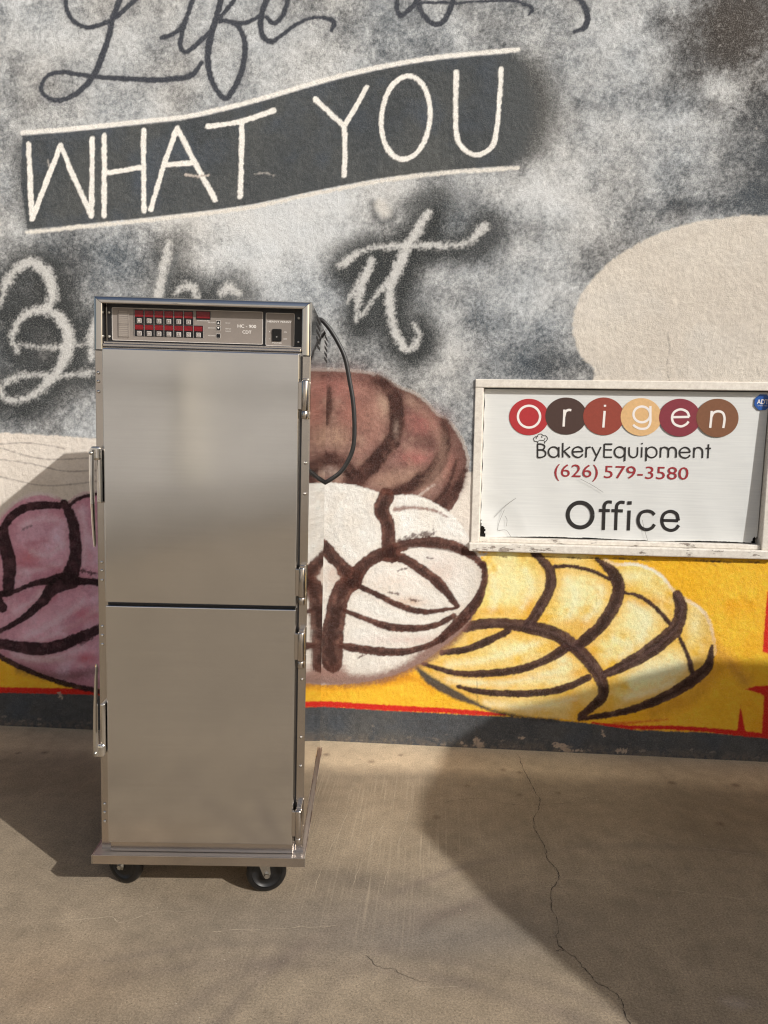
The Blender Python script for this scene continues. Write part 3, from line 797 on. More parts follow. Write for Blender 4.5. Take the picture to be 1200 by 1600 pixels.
    WS = [([(604, 774), (597, 795), (605, 817), (607, 844), (611, 866)], [22, 22, 19, 20, 24]), ([(614, 864), (588, 869), (566, 886), (550, 908)], [20, 18, 18, 28]), ([(496, 846), (508, 858), (530, 880), (550, 906)], [18, 19, 19, 26]),
          ([(552, 903), (532, 930), (524, 965), (519, 1001), (520, 1034)], [26, 28, 29, 32, 30]), ([(612, 858), (646, 849), (679, 848), (712, 855), (739, 869), (754, 883)], [16, 15, 17, 16, 12, 9]),
          ([(613, 865), (640, 878), (668, 897), (690, 916), (714, 947)], [15, 13, 15, 14, 8]), ([(560, 915), (591, 930), (624, 946), (662, 956), (714, 950)], [7, 8, 9, 8, 4]), ([(537, 953), (574, 968), (607, 979), (646, 982), (684, 976), (709, 962)], [6, 8, 11, 10, 8, 8]),
          ([(534, 1009), (574, 1016), (613, 1019), (648, 1015), (684, 1001), (717, 973), (745, 940), (757, 907), (756, 880)], [10, 12, 12, 9, 10, 16, 14, 9, 8])]
    cv.stroke(wb[9:21], 44, (198, 184, 168), soft=18, rough=4, alpha=.5, only=L_WB)
    for p, w in WS: cv.stroke(p, np.array(w) + 16, (214, 200, 184), soft=7, rough=4, alpha=.22, only=L_WB)
    for b in ((690, 890, 30, 24, (214, 190, 176), .5), (610, 910, 40, 22, (222, 200, 180), .4), (640, 940, 26, 8, (206, 168, 140), .5), (520, 900, 14, 20, (206, 176, 158), .5), (640, 1000, 60, 8, (212, 186, 174), .6)):
        cv.blob(*b[:4], b[4], b[5], .4)
    cv.stroke([(500, 1056), (552, 1063), (594, 1059), (635, 1044), (676, 1018), (712, 988), (735, 962)], [30, 18, 15, 17, 24, 24, 12], (128, 90, 80), soft=6, rough=3, alpha=.85)
    cv.stroke([(506, 1045), (530, 1048)], 26, (160, 124, 112), soft=8, rough=4, alpha=.7)
    for p, w in WS: cv.stroke(p, np.array(w) * 1.12, mottled((66, 38, 31), (94, 58, 48), (120, 80, 68), 0.05, 4, .15), soft=1.1, rough=1.4, alpha=.97, lab=L_WB, wob=.08)
    for p, w in WS: cv.stroke([(a - .6, b + 1.0) for a, b in p], np.array(w) * .5, (46, 26, 22), soft=3.5, rough=3.5, alpha=.6, wob=.6)
    cv.stroke([(625, 846), (650, 838), (676, 834)], 7, (80, 56, 52), soft=3, rough=6, alpha=.8)
    cv.stroke([(618, 796), (646, 793), (679, 798), (700, 808)], [7, 5, 4, 2], (128, 88, 76), soft=2.5, rough=2, alpha=.8)
    cv.stroke([(640, 857), (700, 862), (735, 880)], 3, (236, 230, 220), soft=3, rough=2, alpha=.5)
    for p in ([(606, 926), (622, 928)], [(640, 936), (656, 940)], [(668, 872), (680, 872)], [(560, 1028), (568, 1024)], [(622, 892), (634, 888)]):
        cv.stroke(p, 2.4, (84, 56, 50), soft=1.2, rough=2.5, alpha=.8)

    # --- pink bread
    pk = [(-60, 900), (-30, 840), (0, 812), (12, 799), (31, 783), (56, 774), (78, 776), (97, 784), (108, 787), (125, 776), (141, 772), (200, 768), (260, 830), (270, 950), (220, 1060), (150, 1077), (125, 1072), (78, 1058), (37, 1042), (12, 1029), (-20, 1010)]
    cv.stroke(pk[1:12], 10, (232, 222, 216), soft=2.5, rough=1.5, lab=L_PB)
    cv.poly(pk, mottled((212, 150, 170), (234, 184, 202), (240, 206, 224), 0.12, 7, 0.10), soft=1.6, rough=1.5, lab=L_PB)
    PS = [([(3, 828), (19, 806), (41, 793), (69, 789), (92, 790)], [10, 11, 11, 10, 9]), ([(100, 786), (113, 814), (117, 842), (117, 874), (110, 900)], [10, 15, 15, 18, 22]), ([(5, 826), (9, 855), (15, 883), (12, 924)], [12, 18, 18, 15]),
          ([(-20, 930), (19, 925), (47, 914), (75, 908), (103, 905), (125, 908), (170, 912)], [9, 7, 7, 11, 17, 10, 9]), ([(112, 908), (84, 918), (66, 940), (41, 962), (19, 976), (-10, 990)], [20, 18, 13, 10, 7, 6]),
          ([(-30, 1000), (0, 1006), (31, 1011), (62, 1014), (94, 1009), (125, 996), (160, 981)], [8, 12, 16, 17, 16, 14, 14]), ([(-30, 1006), (0, 1026), (31, 1042), (78, 1061), (125, 1074), (170, 1082)], 7),
          ([(108, 790), (125, 778), (150, 772)], 5), ([(-4, 938), (4, 950)], 12)]
    cv.stroke(pk[13:], 44, (150, 96, 108), soft=18, rough=4, alpha=.55, only=L_PB)
    for p, w in PS: cv.stroke(p, np.array(w) + 18, (186, 126, 138), soft=10, rough=4, alpha=.4, only=L_PB)
    for b in ((45, 870, 20, 14, (214, 128, 134), .6), (60, 830, 26, 18, (226, 186, 204), .6), (90, 960, 40, 16, (222, 170, 186), .5), (135, 960, 18, 10, (214, 110, 124), .6), (130, 850, 16, 30, (216, 160, 176), .5), (135, 1030, 20, 10, (206, 92, 104), .7), (70, 1030, 40, 8, (196, 160, 156), .6)):
        cv.blob(*b[:4], b[4], b[5], .3)
    for p, w in (([(35, 822), (60, 812), (90, 812)], 8), ([(50, 862), (75, 868), (98, 850)], 7), ([(30, 895), (60, 890), (95, 880)], 6), ([(128, 800), (134, 840), (130, 880)], 8), ([(24, 955), (48, 940), (66, 925)], 7), ([(40, 995), (80, 975), (130, 940)], 10), ([(60, 1000), (110, 980), (150, 955)], 5), ([(20, 1022), (70, 1030), (130, 1012)], 7)):
        cv.stroke(p, w, (244, 222, 232), soft=6, rough=5, alpha=.5)
    for p, w in (([(30, 880), (60, 884), (92, 890)], 6), ([(40, 850), (70, 845)], 5), ([(100, 985), (150, 960)], 6), ([(60, 950), (90, 930)], 5)):
        cv.stroke(p, w, (196, 116, 130), soft=5, rough=5, alpha=.5)
    cv.stroke([(30, 1046), (94, 1058), (150, 1048)], 12, (96, 70, 66), soft=8, rough=3, alpha=.6)
    for p, w in PS: cv.stroke(p, np.array(w) * 1.18, mottled((34, 20, 24), (54, 34, 38), (84, 56, 62), 0.05, 4, .15), soft=1.1, rough=1.4, alpha=.97, lab=L_PB, wob=.08)
    cv.stroke([(125, 1006), (145, 996)], 4, (60, 40, 42), rough=4, soft=2, alpha=.7)
    cv.stroke([(126, 892), (150, 896)], 4, (60, 40, 42), rough=4, soft=2, alpha=.8)
    cv.stroke([(36, 827), (48, 822)], 3, (80, 56, 62), rough=3, soft=2, alpha=.6)

    # --- wear: chipped paint at the foot, hairline cracks, drips
    CHIP = (176, 158, 140)
    for p, w in (([(744, 1158), (750, 1164)], 11), ([(868, 1164), (880, 1168), (890, 1173)], [6, 9, 4]), ([(895, 1172), (912, 1173)], 2.5), ([(722, 1162), (728, 1165)], 4), ([(965, 1173), (978, 1174)], 4), ([(92, 1084), (95, 1089)], 4), ([(813, 1152), (817, 1153)], 3), ([(940, 1142), (944, 1150)], 1.8)):
        cv.stroke(p, w, CHIP, soft=1.2, rough=4.5, alpha=.85)
    for k in range(70):
        u = random.uniform(-200, 1400); v = 1133 + .0483 * u - abs(random.gauss(0, 9)) - 2
        cv.stroke([(u, v), (u + random.uniform(2, 9), v + random.uniform(-1, 1))], random.uniform(1, 2.6), (150, 138, 126), soft=1.0, rough=2.5, alpha=random.uniform(.2, .6))
    for k in range(60):
        u = random.uniform(-100, 1300); v = random.uniform(60, 1140)
        cv.stroke([(u, v), (u + random.uniform(-2, 2), v + random.uniform(1, 3))], random.uniform(1, 2), (60, 56, 54), soft=1.0, rough=2, alpha=random.uniform(.2, .5))
    DKC = (70, 66, 62)
    for p in ([(745, 1062), (746, 1090), (744, 1122), (745, 1166)], [(1043, 520), (1046, 545), (1042, 572), (1046, 596)], [(760, 868), (748, 858), (736, 872)], [(1040, 872), (1070, 874), (1100, 878), (1118, 884)], [(742, 470), (743, 500), (745, 520)], [(600, 335), (601, 420)], [(840, 868), (846, 876), (858, 884)]):
        cv.stroke(p, 1.3, DKC, soft=1.0, rough=1.4, alpha=.4)
    for k in range(14):
        u = random.uniform(740, 1200)
        cv.stroke([(u, 866 + (u - 740) * .024 + 1), (u + random.uniform(10, 40), 868 + (u - 740) * .024 + random.uniform(0, 3))], 2.0, (96, 80, 60), soft=1.2, rough=2, alpha=.6)
    for k in range(40):
        u = random.uniform(1040, 1205); v = random.uniform(-10, 200)
        cv.stroke([(u, v), (u + random.uniform(-1, 1), v + random.uniform(0, 3))], random.uniform(.8, 2.0), (180, 176, 170), soft=.9, rough=1.5, alpha=random.uniform(.3, .8))
    cv.stroke([(1138, 168), (1158, 174), (1172, 188)], 1.6, (60, 60, 64), soft=1.2, rough=.8, alpha=.8)
    # soil splash towards the ground
    dirt = np.clip(1 - Z / 0.05, 0, 1) * np.clip(0.5 + G, 0, 1) * 0.5
    cv.C[:] = cv.C * (1 - dirt[..., None]) + lin((120, 106, 90)) * dirt[..., None]
    np.clip(cv.C, 0.01, 0.85, out=cv.C)


WIN = dict(x0=0.494, x1=1.792, z0=0.914, z1=1.667)      # outer edge of the window woodwork
wall = MB()
wall.box(-7, WIN['x0'] + .012, 0.006, 0.25, -0.2, 5.0)
wall.box(WIN['x1'] - .012, 7, 0.006, 0.25, -0.2, 5.0)
wall.box(WIN['x0'] + .012, WIN['x1'] - .012, 0.006, 0.25, -0.2, WIN['z0'] + .012)
wall.box(WIN['x0'] + .012, WIN['x1'] - .012, 0.006, 0.25, WIN['z1'] - .012, 5.0)
wall_o = wall.build('painted_wall', M['wall_core'])
tag(wall_o, 'stucco building wall covered by a mural of lettering and striped shell breads', 'wall')


CHALK = np.full(len(LBL) + 1, 0.22); CHALK[0] = 0.62; CHALK[[L_BAKE, L_IT]] = 0.6; CHALK[L_LIFE] = CHALK[L_IS] = 0.25


def skin(cv, name, parent, sel_faces, label=None, kind=None):
    nz, nx = cv.X.shape
    i = sel_faces
    r, c = i // (nx - 1), i % (nx - 1)
    q = np.stack([r * nx + c, r * nx + c + 1, (r + 1) * nx + c + 1, (r + 1) * nx + c], 1)
    used, inv = np.unique(q.ravel(), return_inverse=True)
    me = bpy.data.meshes.new(name)
    nv, nf = len(used), len(q)
    me.vertices.add(nv); me.loops.add(nf * 4); me.polygons.add(nf)
    co = np.empty((nv, 3), np.float32)
    co[:, 0] = cv.X.ravel()[used]; co[:, 1] = cv.Yd.ravel()[used]; co[:, 2] = cv.Zz.ravel()[used]
    me.vertices.foreach_set('co', co.ravel())
    me.loops.foreach_set('vertex_index', inv.astype(np.int32))
    me.polygons.foreach_set('loop_start', np.arange(0, nf * 4, 4, dtype=np.int32))
    me.update(calc_edges=True)
    ca = me.color_attributes.new('paint', 'FLOAT_COLOR', 'POINT')
    col = np.ones((nv, 4), np.float32); col[:, :3] = cv.C.reshape(-1, 3)[used]
    col[:, 3] = CHALK[cv.LAB.ravel()[used]]
    ca.data.foreach_set('color', col.ravel())
    o = link(name, me, M['stucco'], parent)
    if label: o['label'] = label
    return o


def relief(cv):
    X, Z = cv.X, cv.Zz
    d = 0.0005 * fbm(X, Z, 0.022, 5, 1) + 0.0007 * fbm(X, Z, 0.0085, 8, 1) + 0.0025 * fbm(X, Z, 0.25, 2, 2)
    cv.Yd = np.clip(d, -0.004, 0.004)


STEP = 0.004
fx0, fx1, fz1 = -2.0, 2.1, 3.4
cv = Canvas(np.linspace(fx0, fx1, int((fx1 - fx0) / STEP) + 1), np.linspace(0.0, fz1, int(fz1 / STEP) + 1))
paint(cv); relief(cv)
nz, nx = cv.X.shape
xc = 0.25 * (cv.X[:-1, :-1] + cv.X[1:, 1:] * 3); zc = cv.Zz[:-1, :-1]
xm = 0.5 * (cv.X[:-1, :-1] + cv.X[1:, 1:]); zm = 0.5 * (cv.Zz[:-1, :-1] + cv.Zz[1:, 1:])
keep = ~((xm > WIN['x0'] + .013) & (xm < WIN['x1'] - .013) & (zm > WIN['z0'] + .013) & (zm < WIN['z1'] - .013))
flab = cv.LAB[:-1, :-1]
# small islands of one face stay with their neighbours: majority of the four corners
st = np.stack([cv.LAB[:-1, :-1], cv.LAB[1:, :-1], cv.LAB[:-1, 1:], cv.LAB[1:, 1:]])
flab = np.sort(st, 0)[2]
skin(cv, 'painted_ground', wall_o, np.where((keep & (flab == 0)).ravel())[0], 'chalky grey mottled ground of the mural')
made = {}
for i in sorted(LBL):
    nm, par, lb = LBL[i]
    idx = np.where((keep & (flab == i)).ravel())[0]
    if len(idx):
        made[i] = skin(cv, nm, made.get(par, wall_o) if par else wall_o, idx, lb)
for (xa, xb, za, zb) in ((-7, fx0, 0, fz1), (fx1, 7, 0, fz1), (-7, 7, fz1, 5.0)):
    c2 = Canvas(np.linspace(xa, xb, int((xb - xa) / .02) + 1), np.linspace(za, zb, int((zb - za) / .02) + 1))
    paint(c2); relief(c2)
    skin(c2, 'painted_surround', wall_o, np.arange((c2.X.shape[0] - 1) * (c2.X.shape[1] - 1)))

# ------------------------------------------------------------------ ground
gx0, gx1, gy0, gy1 = -2.4, 2.4, -2.6, 0.02
gxs = np.linspace(gx0, gx1, 481); gys = np.linspace(gy0, gy1, 263)
GX, GY = np.meshgrid(gxs, gys)
P = np.stack([GX - CAM[0], GY - CAM[1], np.full_like(GX, -CAM[2])], -1)
zz = np.maximum(P @ AX_F, 0.25)
GU = 600 + F_PX * (P @ AX_R) / zz; GV = 800 - F_PX * (P @ AX_U) / zz
gc = np.ones(GX.shape + (3,)) * lin((148, 134, 114))
n = fbm(GX, GY, 0.5, 3)[..., None]
gc = gc * (1 + 0.14 * n) * (1 + 0.16 * fbm(GX, GY, 0.06, 9)[..., None])


def gmix(col, a):
    global gc
    gc = gc * (1 - a[..., None]) + lin(col) * a[..., None]


wob = 0.03 * fbm(GX, GY, 0.25, 6)
dist = -GY + wob + 0.02 * fbm(GX, GY, 0.08, 2)
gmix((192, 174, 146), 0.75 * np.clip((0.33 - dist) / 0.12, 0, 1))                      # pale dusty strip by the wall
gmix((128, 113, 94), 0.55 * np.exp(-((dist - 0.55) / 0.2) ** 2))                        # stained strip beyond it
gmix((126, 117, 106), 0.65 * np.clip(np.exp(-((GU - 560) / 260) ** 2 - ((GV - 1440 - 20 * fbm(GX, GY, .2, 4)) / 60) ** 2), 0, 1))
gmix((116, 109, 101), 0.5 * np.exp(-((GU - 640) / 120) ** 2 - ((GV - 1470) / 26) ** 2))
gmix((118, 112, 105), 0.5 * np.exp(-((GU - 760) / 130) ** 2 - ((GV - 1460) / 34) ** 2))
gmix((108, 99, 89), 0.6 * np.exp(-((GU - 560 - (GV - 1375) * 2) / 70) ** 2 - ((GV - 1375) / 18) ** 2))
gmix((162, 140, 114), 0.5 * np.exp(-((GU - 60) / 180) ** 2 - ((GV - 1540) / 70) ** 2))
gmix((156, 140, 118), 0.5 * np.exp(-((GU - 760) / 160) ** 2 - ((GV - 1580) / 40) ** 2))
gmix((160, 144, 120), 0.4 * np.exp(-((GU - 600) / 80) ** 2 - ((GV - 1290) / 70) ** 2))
for cxr, cyr, rr, wd, aa in ((0.1, -3.0, 1.55, .03, .35), (0.1, -3.0, 1.63, .02, .25), (0.9, -2.6, 1.5, .035, .3), (1.2, -2.2, 1.45, .02, .35), (1.3, -2.3, 1.42, .02, .3), (-.3, -3.2, 1.5, .03, .2)):
    aa = aa * 1.5
    q = (np.hypot(GX - cxr, GY - cyr) - rr + 0.015 * fbm(GX, GY, .2, 5)) / wd                # arcs swept by tyres
    gmix((116, 104, 94), aa * np.exp(-q * q) * np.clip(.5 + fbm(GX, GY, .3, 8), 0, 1))
for (u, v, s) in ((1050, 1223, 5), (1150, 1227, 6), (1125, 1287, 5), (683, 1277, 5), (580, 1190, 5), (510, 1179, 5), (626, 1180, 4), (730, 1228, 4), (812, 1207, 4), (812, 1242, 4), (70, 1176, 5), (28, 1177, 4), (873, 1239, 3), (786, 1203, 4)):
    c0 = on_ground(u, v); r0 = s * 0.0026
    gmix((96, 78, 64), 0.6 * np.clip(1.6 - np.hypot((GX - c0[0]), (GY - c0[1])) / r0, 0, 1))
c0 = on_ground(1152, 1568)
gmix((176, 162, 148), 0.6 * np.clip(1.3 - np.hypot((GX - c0[0]) / .05, (GY - c0[1]) / .022) + .5 * fbm(GX, GY, .03, 4), 0, 1))
streak = np.clip(np.exp(-((GU - 560) / 130) ** 2 - ((GV - 1310) / 110) ** 2) * 1.2, 0, 1) + 0.22
streak = 0.55 * streak * np.clip(0.4 + 0.9 * fbm(GX, GY, 0.2, 6), 0, 1)
edge = np.clip(np.minimum(np.minimum(GX - gx0, gx1 - GX), GY - gy0) / 0.4, 0, 1)[..., None]
gmean = lin((146, 133, 114)) * 0.88
gc = gc * (1 + 0.30 * fbm(GX, GY, 0.6, 12, 6, 0.65))[..., None]
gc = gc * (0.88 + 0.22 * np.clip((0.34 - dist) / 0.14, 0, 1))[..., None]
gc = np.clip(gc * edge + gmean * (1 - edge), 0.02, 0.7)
ny_, nx_ = GX.shape
verts = np.zeros((ny_ * nx_ + 8, 3), np.float32)
verts[:ny_ * nx_, 0] = GX.ravel(); verts[:ny_ * nx_, 1] = GY.ravel()
BIG = 300.0
o0 = ny_ * nx_
verts[o0:, :2] = [(-BIG, -BIG), (BIG, -BIG), (BIG, gy1), (-BIG, gy1), (gx0, -BIG), (gx1, -BIG), (-BIG, gy0), (BIG, gy0)]
ii = np.arange(ny_ * nx_).reshape(ny_, nx_)
faces = np.stack([ii[:-1, :-1].ravel(), ii[:-1, 1:].ravel(), ii[1:, 1:].ravel(), ii[1:, :-1].ravel()], 1)
bl, brr, tr, tl = ii[0, 0], ii[0, -1], ii[-1, -1], ii[-1, 0]
extra = np.array([(o0 + 0, o0 + 4, bl, o0 + 6), (o0 + 4, o0 + 5, brr, bl), (o0 + 5, o0 + 1, o0 + 7, brr), (o0 + 6, bl, tl, o0 + 3), (brr, o0 + 7, o0 + 2, tr)])
faces = np.vstack([faces, extra]).astype(np.int32)
me = bpy.data.meshes.new('ground')
me.vertices.add(len(verts)); me.loops.add(len(faces) * 4); me.polygons.add(len(faces))
me.vertices.foreach_set('co', verts.ravel()); me.loops.foreach_set('vertex_index', faces.ravel())
me.polygons.foreach_set('loop_start', np.arange(0, len(faces) * 4, 4, dtype=np.int32)); me.update(calc_edges=True)
ca = me.color_attributes.new('paint', 'FLOAT_COLOR', 'POINT')
colr = np.ones((len(verts), 4), np.float32); colr[:, :3] = gmean; colr[:, 3] = 0.1
colr[:o0, :3] = gc.reshape(-1, 3); colr[:o0, 3] = np.clip(streak.ravel(), 0, 1) * edge[..., 0].ravel() + .05
ca.data.foreach_set('color', colr.ravel())
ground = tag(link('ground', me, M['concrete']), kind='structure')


def ribbon_ground(name, pts, w, jag=0.4):
    Q = cr([on_ground(*p)[:2] for p in pts], 7)
    rnd = random.Random(len(pts) * 17)
    vs_, fs_ = [], []
    off = 0
    for i, p in enumerate(Q):
        t = Q[min(i + 1, len(Q) - 1)] - Q[max(i - 1, 0)]
        t = t / (np.linalg.norm(t) + 1e-9); nn = np.array([-t[1], t[0]])
        off = off * .5 + rnd.gauss(0, 0.0022)
        ww = w * rnd.uniform(1 - jag, 1 + jag) * (0.35 if i in (0, len(Q) - 1) else 1)
        c = p + nn * off
        vs_ += [(c[0] + nn[0] * ww / 2, c[1] + nn[1] * ww / 2, 0.0009), (c[0] - nn[0] * ww / 2, c[1] - nn[1] * ww / 2, 0.0009)]
    for i in range(len(Q) - 1):
        fs_.append((2 * i, 2 * i + 1, 2 * i + 3, 2 * i + 2))
    return MB().add(vs_, fs_).build(name, M['crack'], ground)


ribbon_ground('crack', [(808, 1178), (820, 1203), (832, 1230), (842, 1247), (842, 1263), (835, 1287), (842, 1307), (852, 1327), (855, 1343), (868, 1357), (872, 1373), (862, 1390), (863, 1417), (872, 1443), (873, 1477), (897, 1495), (915, 1517), (933, 1535), (960, 1552), (972, 1570), (983, 1598), (990, 1625)], 0.0019, .8)
ribbon_ground('crack', [(570, 1493), (593, 1512), (613, 1513), (633, 1525), (667, 1535)], 0.0010, .7)
ribbon_ground('crack', [(667, 1257), (717, 1250), (750, 1248), (797, 1257), (840, 1258), (883, 1255), (927, 1245)], 0.0011, .8)
for pts, w_ in (([(110, 1440), (170, 1433), (192, 1441), (240, 1425), (300, 1424)], .0011), ([(330, 1455), (400, 1452), (470, 1449), (530, 1447)], .0013), ([(640, 1543), (720, 1542)], .0012), ([(600, 1285), (575, 1330), (550, 1385)], .0011), ([(545, 1265), (515, 1330), (488, 1398)], .0011), ([(640, 1265), (622, 1320), (596, 1392)], .0010), ([(1000, 1300), (1060, 1318), (1120, 1328), (1195, 1338)], .0008), ([(870, 1370), (960, 1380), (1060, 1393), (1190, 1408)], .0008)):
    o_ = ribbon_ground('scratch', pts, w_, .9); o_.data.materials.clear(); o_.data.materials.append(M['scratch'])
ribbon_ground('crack', [(868, 1487), (880, 1485), (873, 1478)], 0.0018, .6)



# ------------------------------------------------------------------ text helpers
def text_mesh(txt, name, x0, x1, z0, z1, y=0.0, bold=0.0):
    cu = bpy.data.curves.new(name, 'FONT'); cu.body = txt; cu.size = 1.0; cu.fill_mode = 'FRONT'; cu.resolution_u = 3
    cu.offset = bold
    ob = bpy.data.objects.new(name, cu); COL.objects.link(ob)
    dg = bpy.context.evaluated_depsgraph_get(); dg.update()
    me_ = bpy.data.meshes.new_from_object(ob.evaluated_get(dg))
    bpy.data.objects.remove(ob); bpy.data.curves.remove(cu)
    v = np.array([p.co[:] for p in me_.vertices])
    mn, mx = v.min(0), v.max(0)
    out = np.empty_like(v)
    out[:, 0] = x0 + (v[:, 0] - mn[0]) / (mx[0] - mn[0]) * (x1 - x0)
    out[:, 2] = z0 + (v[:, 1] - mn[1]) / (mx[1] - mn[1]) * (z1 - z0)
    out[:, 1] = y
    me_.vertices.foreach_set('co', out.astype(np.float32).ravel()); me_.update()
    me_.materials.clear(); me_.name = name
    return me_


def ribbon2d(mb, P, w, y, sm=True, closed=False):
    """flat stroke in the XZ plane"""
    Q = np.asarray(P, float)
    if sm and len(Q) > 2: Q = cr(Q, 5, closed)
    if closed: Q = np.vstack([Q, Q[0], Q[1]])
    vs_, fs_ = [], []
    for i, p in enumerate(Q):
        t = Q[min(i + 1, len(Q) - 1)] - Q[max(i - 1, 0)]
        t = t / (np.linalg.norm(t) + 1e-9); nn = np.array([-t[1], t[0]])
        vs_ += [(p[0] + nn[0] * w / 2, y, p[1] + nn[1] * w / 2), (p[0] - nn[0] * w / 2, y, p[1] - nn[1] * w / 2)]
    for i in range(len(Q) - 1): fs_.append((2 * i, 2 * i + 1, 2 * i + 3, 2 * i + 2))
    mb.add(vs_, fs_)


# ------------------------------------------------------------------ window with its sign
win = empty('office_window', (WIN['x0'], 0, WIN['z0']))
tag(win, 'cream painted wooden window in the wall, its sill paint peeling', 'window')
wl = lambda x, z: (x - WIN['x0'], z - WIN['z0'])


def wbox(name, x0, x1, y0, y1, z0, z1, mat, parent=win, bev=0.003):
    a, b = wl(x0, z0); c, d = wl(x1, z1)
    return MB().box(a, c, y0, y1, b, d, bev).build(name, M[mat], parent)


wbox('top_rail', .494, 1.792, -.009, .075, 1.6315, 1.667, 'window_paint')
wbox('side_stile', .494, .5300, -.007, .075, .9525, 1.6312, 'window_paint')
wbox('side_stile', 1.742, 1.792, -.007, .075, .9525, 1.6312, 'window_paint')
wbox('inner_bead', .5303, .5345, .010, .066, .972, 1.6310, 'window_paint', bev=.001)
wbox('bottom_rail', .5303, 1.7415, .004, .075, .9525, .972, 'sill_paint')
sill = wbox('sill', .486, 1.80, -.024, .075, .914, .952, 'sill_paint', bev=.005)
wbox('pane', .5303, 1.7415, .066, .072, .9725, 1.6310, 'pane', bev=0)

SIGN_Y, SIGN_Z, SIGN_T = 0.018, 1.6265, 0.03
sign = empty('window_sign', (0.0, SIGN_Y, SIGN_Z), (math.atan(SIGN_T), 0, 0))
tag(sign, 'white office sign sheet with six coloured discs and phone number in the window', 'sign')
sn = np.array([0.0, 1.0, SIGN_T]) / math.hypot(1, SIGN_T); sdn = np.array([0.0, SIGN_T, -1.0]) / math.hypot(1, SIGN_T)
s0 = np.array([0.0, SIGN_Y, SIGN_Z])


def SP(px, py):
    d = ray(px, py); t = ((s0 - CAM) @ sn) / (d @ sn); p = CAM + t * d - s0
    return (p[0], -(p @ sdn))


# sheet: gridded, curling away at the lower corners, ragged lower edge
sx0, sx1 = 0.5365, 1.738
NXs, NZs = 260, 140
H_S = 0.651
vs_, fs_ = [], []
rs = random.Random(3)
for j in range(NZs + 1):
    for i in range(NXs + 1):
        x = sx0 + (sx1 - sx0) * i / NXs; z = -H_S * j / NZs
        q = j / NZs; 
        dl = math.hypot((x - sx0) / .10, (z + H_S) / .10); dr = math.hypot((x - sx1) / .05, (z + H_S) / .05)
        y = 0.0008 * math.sin(x * 31 + z * 9) * q
        if dl < 2.2: y -= 0.006 * (1 - dl / 2.2) * math.sin(3.1 * dl) + 0.004 * (1 - dl / 2.2)
        if i in (0,): x += 0.0015 * math.sin(z * 70) + .001
        if j == NZs: z += 0.004 * math.sin(x * 9.0) + 0.0035 * (1 if .985 < x < 1.27 else 0) + rs.uniform(-.0008, .0008)
        vs_.append((x, y, z))
for j in range(NZs):
    for i in range(NXs):
        x = sx0 + (sx1 - sx0) * (i + .5) / NXs; z = -H_S * (j + .5) / NZs
        if (x - sx0) / .05 + (z + H_S) / .115 < 0.62 + .10 * math.sin(z * 130) + .05 * math.sin(z * 410) : continue
        if (sx1 - x) / .04 + (z + H_S) / .05 < 0.75 + .15 * math.sin(x * 300): continue
        a = j * (NXs + 1) + i
        fs_.append((a, a + NXs + 1, a + NXs + 2, a + 1))
sheet = MB().add(vs_, fs_, True).build('sheet', M['sheet'], sign)
crk = MB()
for pts in ([(772, 808), (790, 790), (806, 778)], [(777, 828), (780, 815), (788, 796)], [(777, 829), (790, 828), (798, 838)], [(791, 822), (792, 812), (789, 806)], [(906, 748), (925, 758), (942, 769)], [(1003, 812), (1006, 826), (1012, 846)]):
    ribbon2d(crk, [SP(*p) for p in pts], 0.0013, -0.0062)
crk.build('crease', M['card_line'], sign)['kind'] = 'stuff'

discs = [(826.5, 651.5, 31, 28.5, (172, 46, 50), 'O'), (884.5, 650, 32.5, 29, (70, 50, 44), 'r'), (943, 650.5, 32, 29.5, (142, 62, 48), 'i'), (1001.5, 651.5, 32, 29.5, (214, 174, 122), 'g'), (1062, 652.5, 32.5, 29.5, (128, 46, 58), 'e'), (1120.5, 653, 33, 30, (122, 80, 54), 'n')]
ltr = {'O': [([(826.5 + 17.3 * math.cos(t), 651 + 17 * math.sin(t)) for t in np.linspace(0, 2 * math.pi, 25)[:-1]], True)],
       'r': [([(881.7, 640), (881.2, 653), (880.5, 666.5)], False), ([(881.5, 651), (883.5, 643.5), (888, 640.6), (892.5, 641)], False)],
       'i': [([(944.5, 642), (943.5, 655), (942.5, 668)], False), ([(945.1, 632.5), (945.0, 635.5)], False)],
       'g': [([(1002.5 + 13 * math.cos(t), 647.5 + 12.3 * math.sin(t)) for t in np.linspace(0, 2 * math.pi, 21)[:-1]], True), ([(1015.8, 634.5), (1015.8, 650), (1015.3, 661), (1010.5, 668.5), (1001, 670), (993, 667), (989, 663.5)], False)],
       'e': [([(1050, 651.8), (1063, 651.6), (1076.5, 651.4)], False), ([(1076.5, 651.4), (1073, 643.5), (1063, 639.6), (1053, 644), (1049.6, 653), (1053, 662), (1063, 666.2), (1071.5, 663), (1075.5, 658.5)], False)],
       'n': [([(1111.5, 642), (1110.5, 655), (1109, 668.5)], False), ([(1111, 651), (1114.5, 645), (1121.5, 642.6), (1128.5, 645), (1131.3, 652), (1131, 660), (1129.5, 668.8)], False)]}
for k, (u, v, ru, rv, c, ch) in enumerate(discs):
    y = -0.0016 - 0.0005 * k
    ring = [SP(u + ru * math.cos(t), v + rv * math.sin(t)) for t in np.linspace(0, 2 * math.pi, 49)[:-1]]
    d = MB().add([(p[0], y, p[1]) for p in ring], [tuple(range(48))]).build('printed_disc', simple('disc_ink', c, 0.45, var=0.07, vscale=90), sign)
    mb = MB()
    for P_, cl in ltr[ch]:
        ribbon2d(mb, [SP(*p) for p in P_], 0.0100, y - 0.0006 - .0002 * len(mb.v) / 100, True, cl)
    mb.build('printed_letter', M['ink_white'], d)


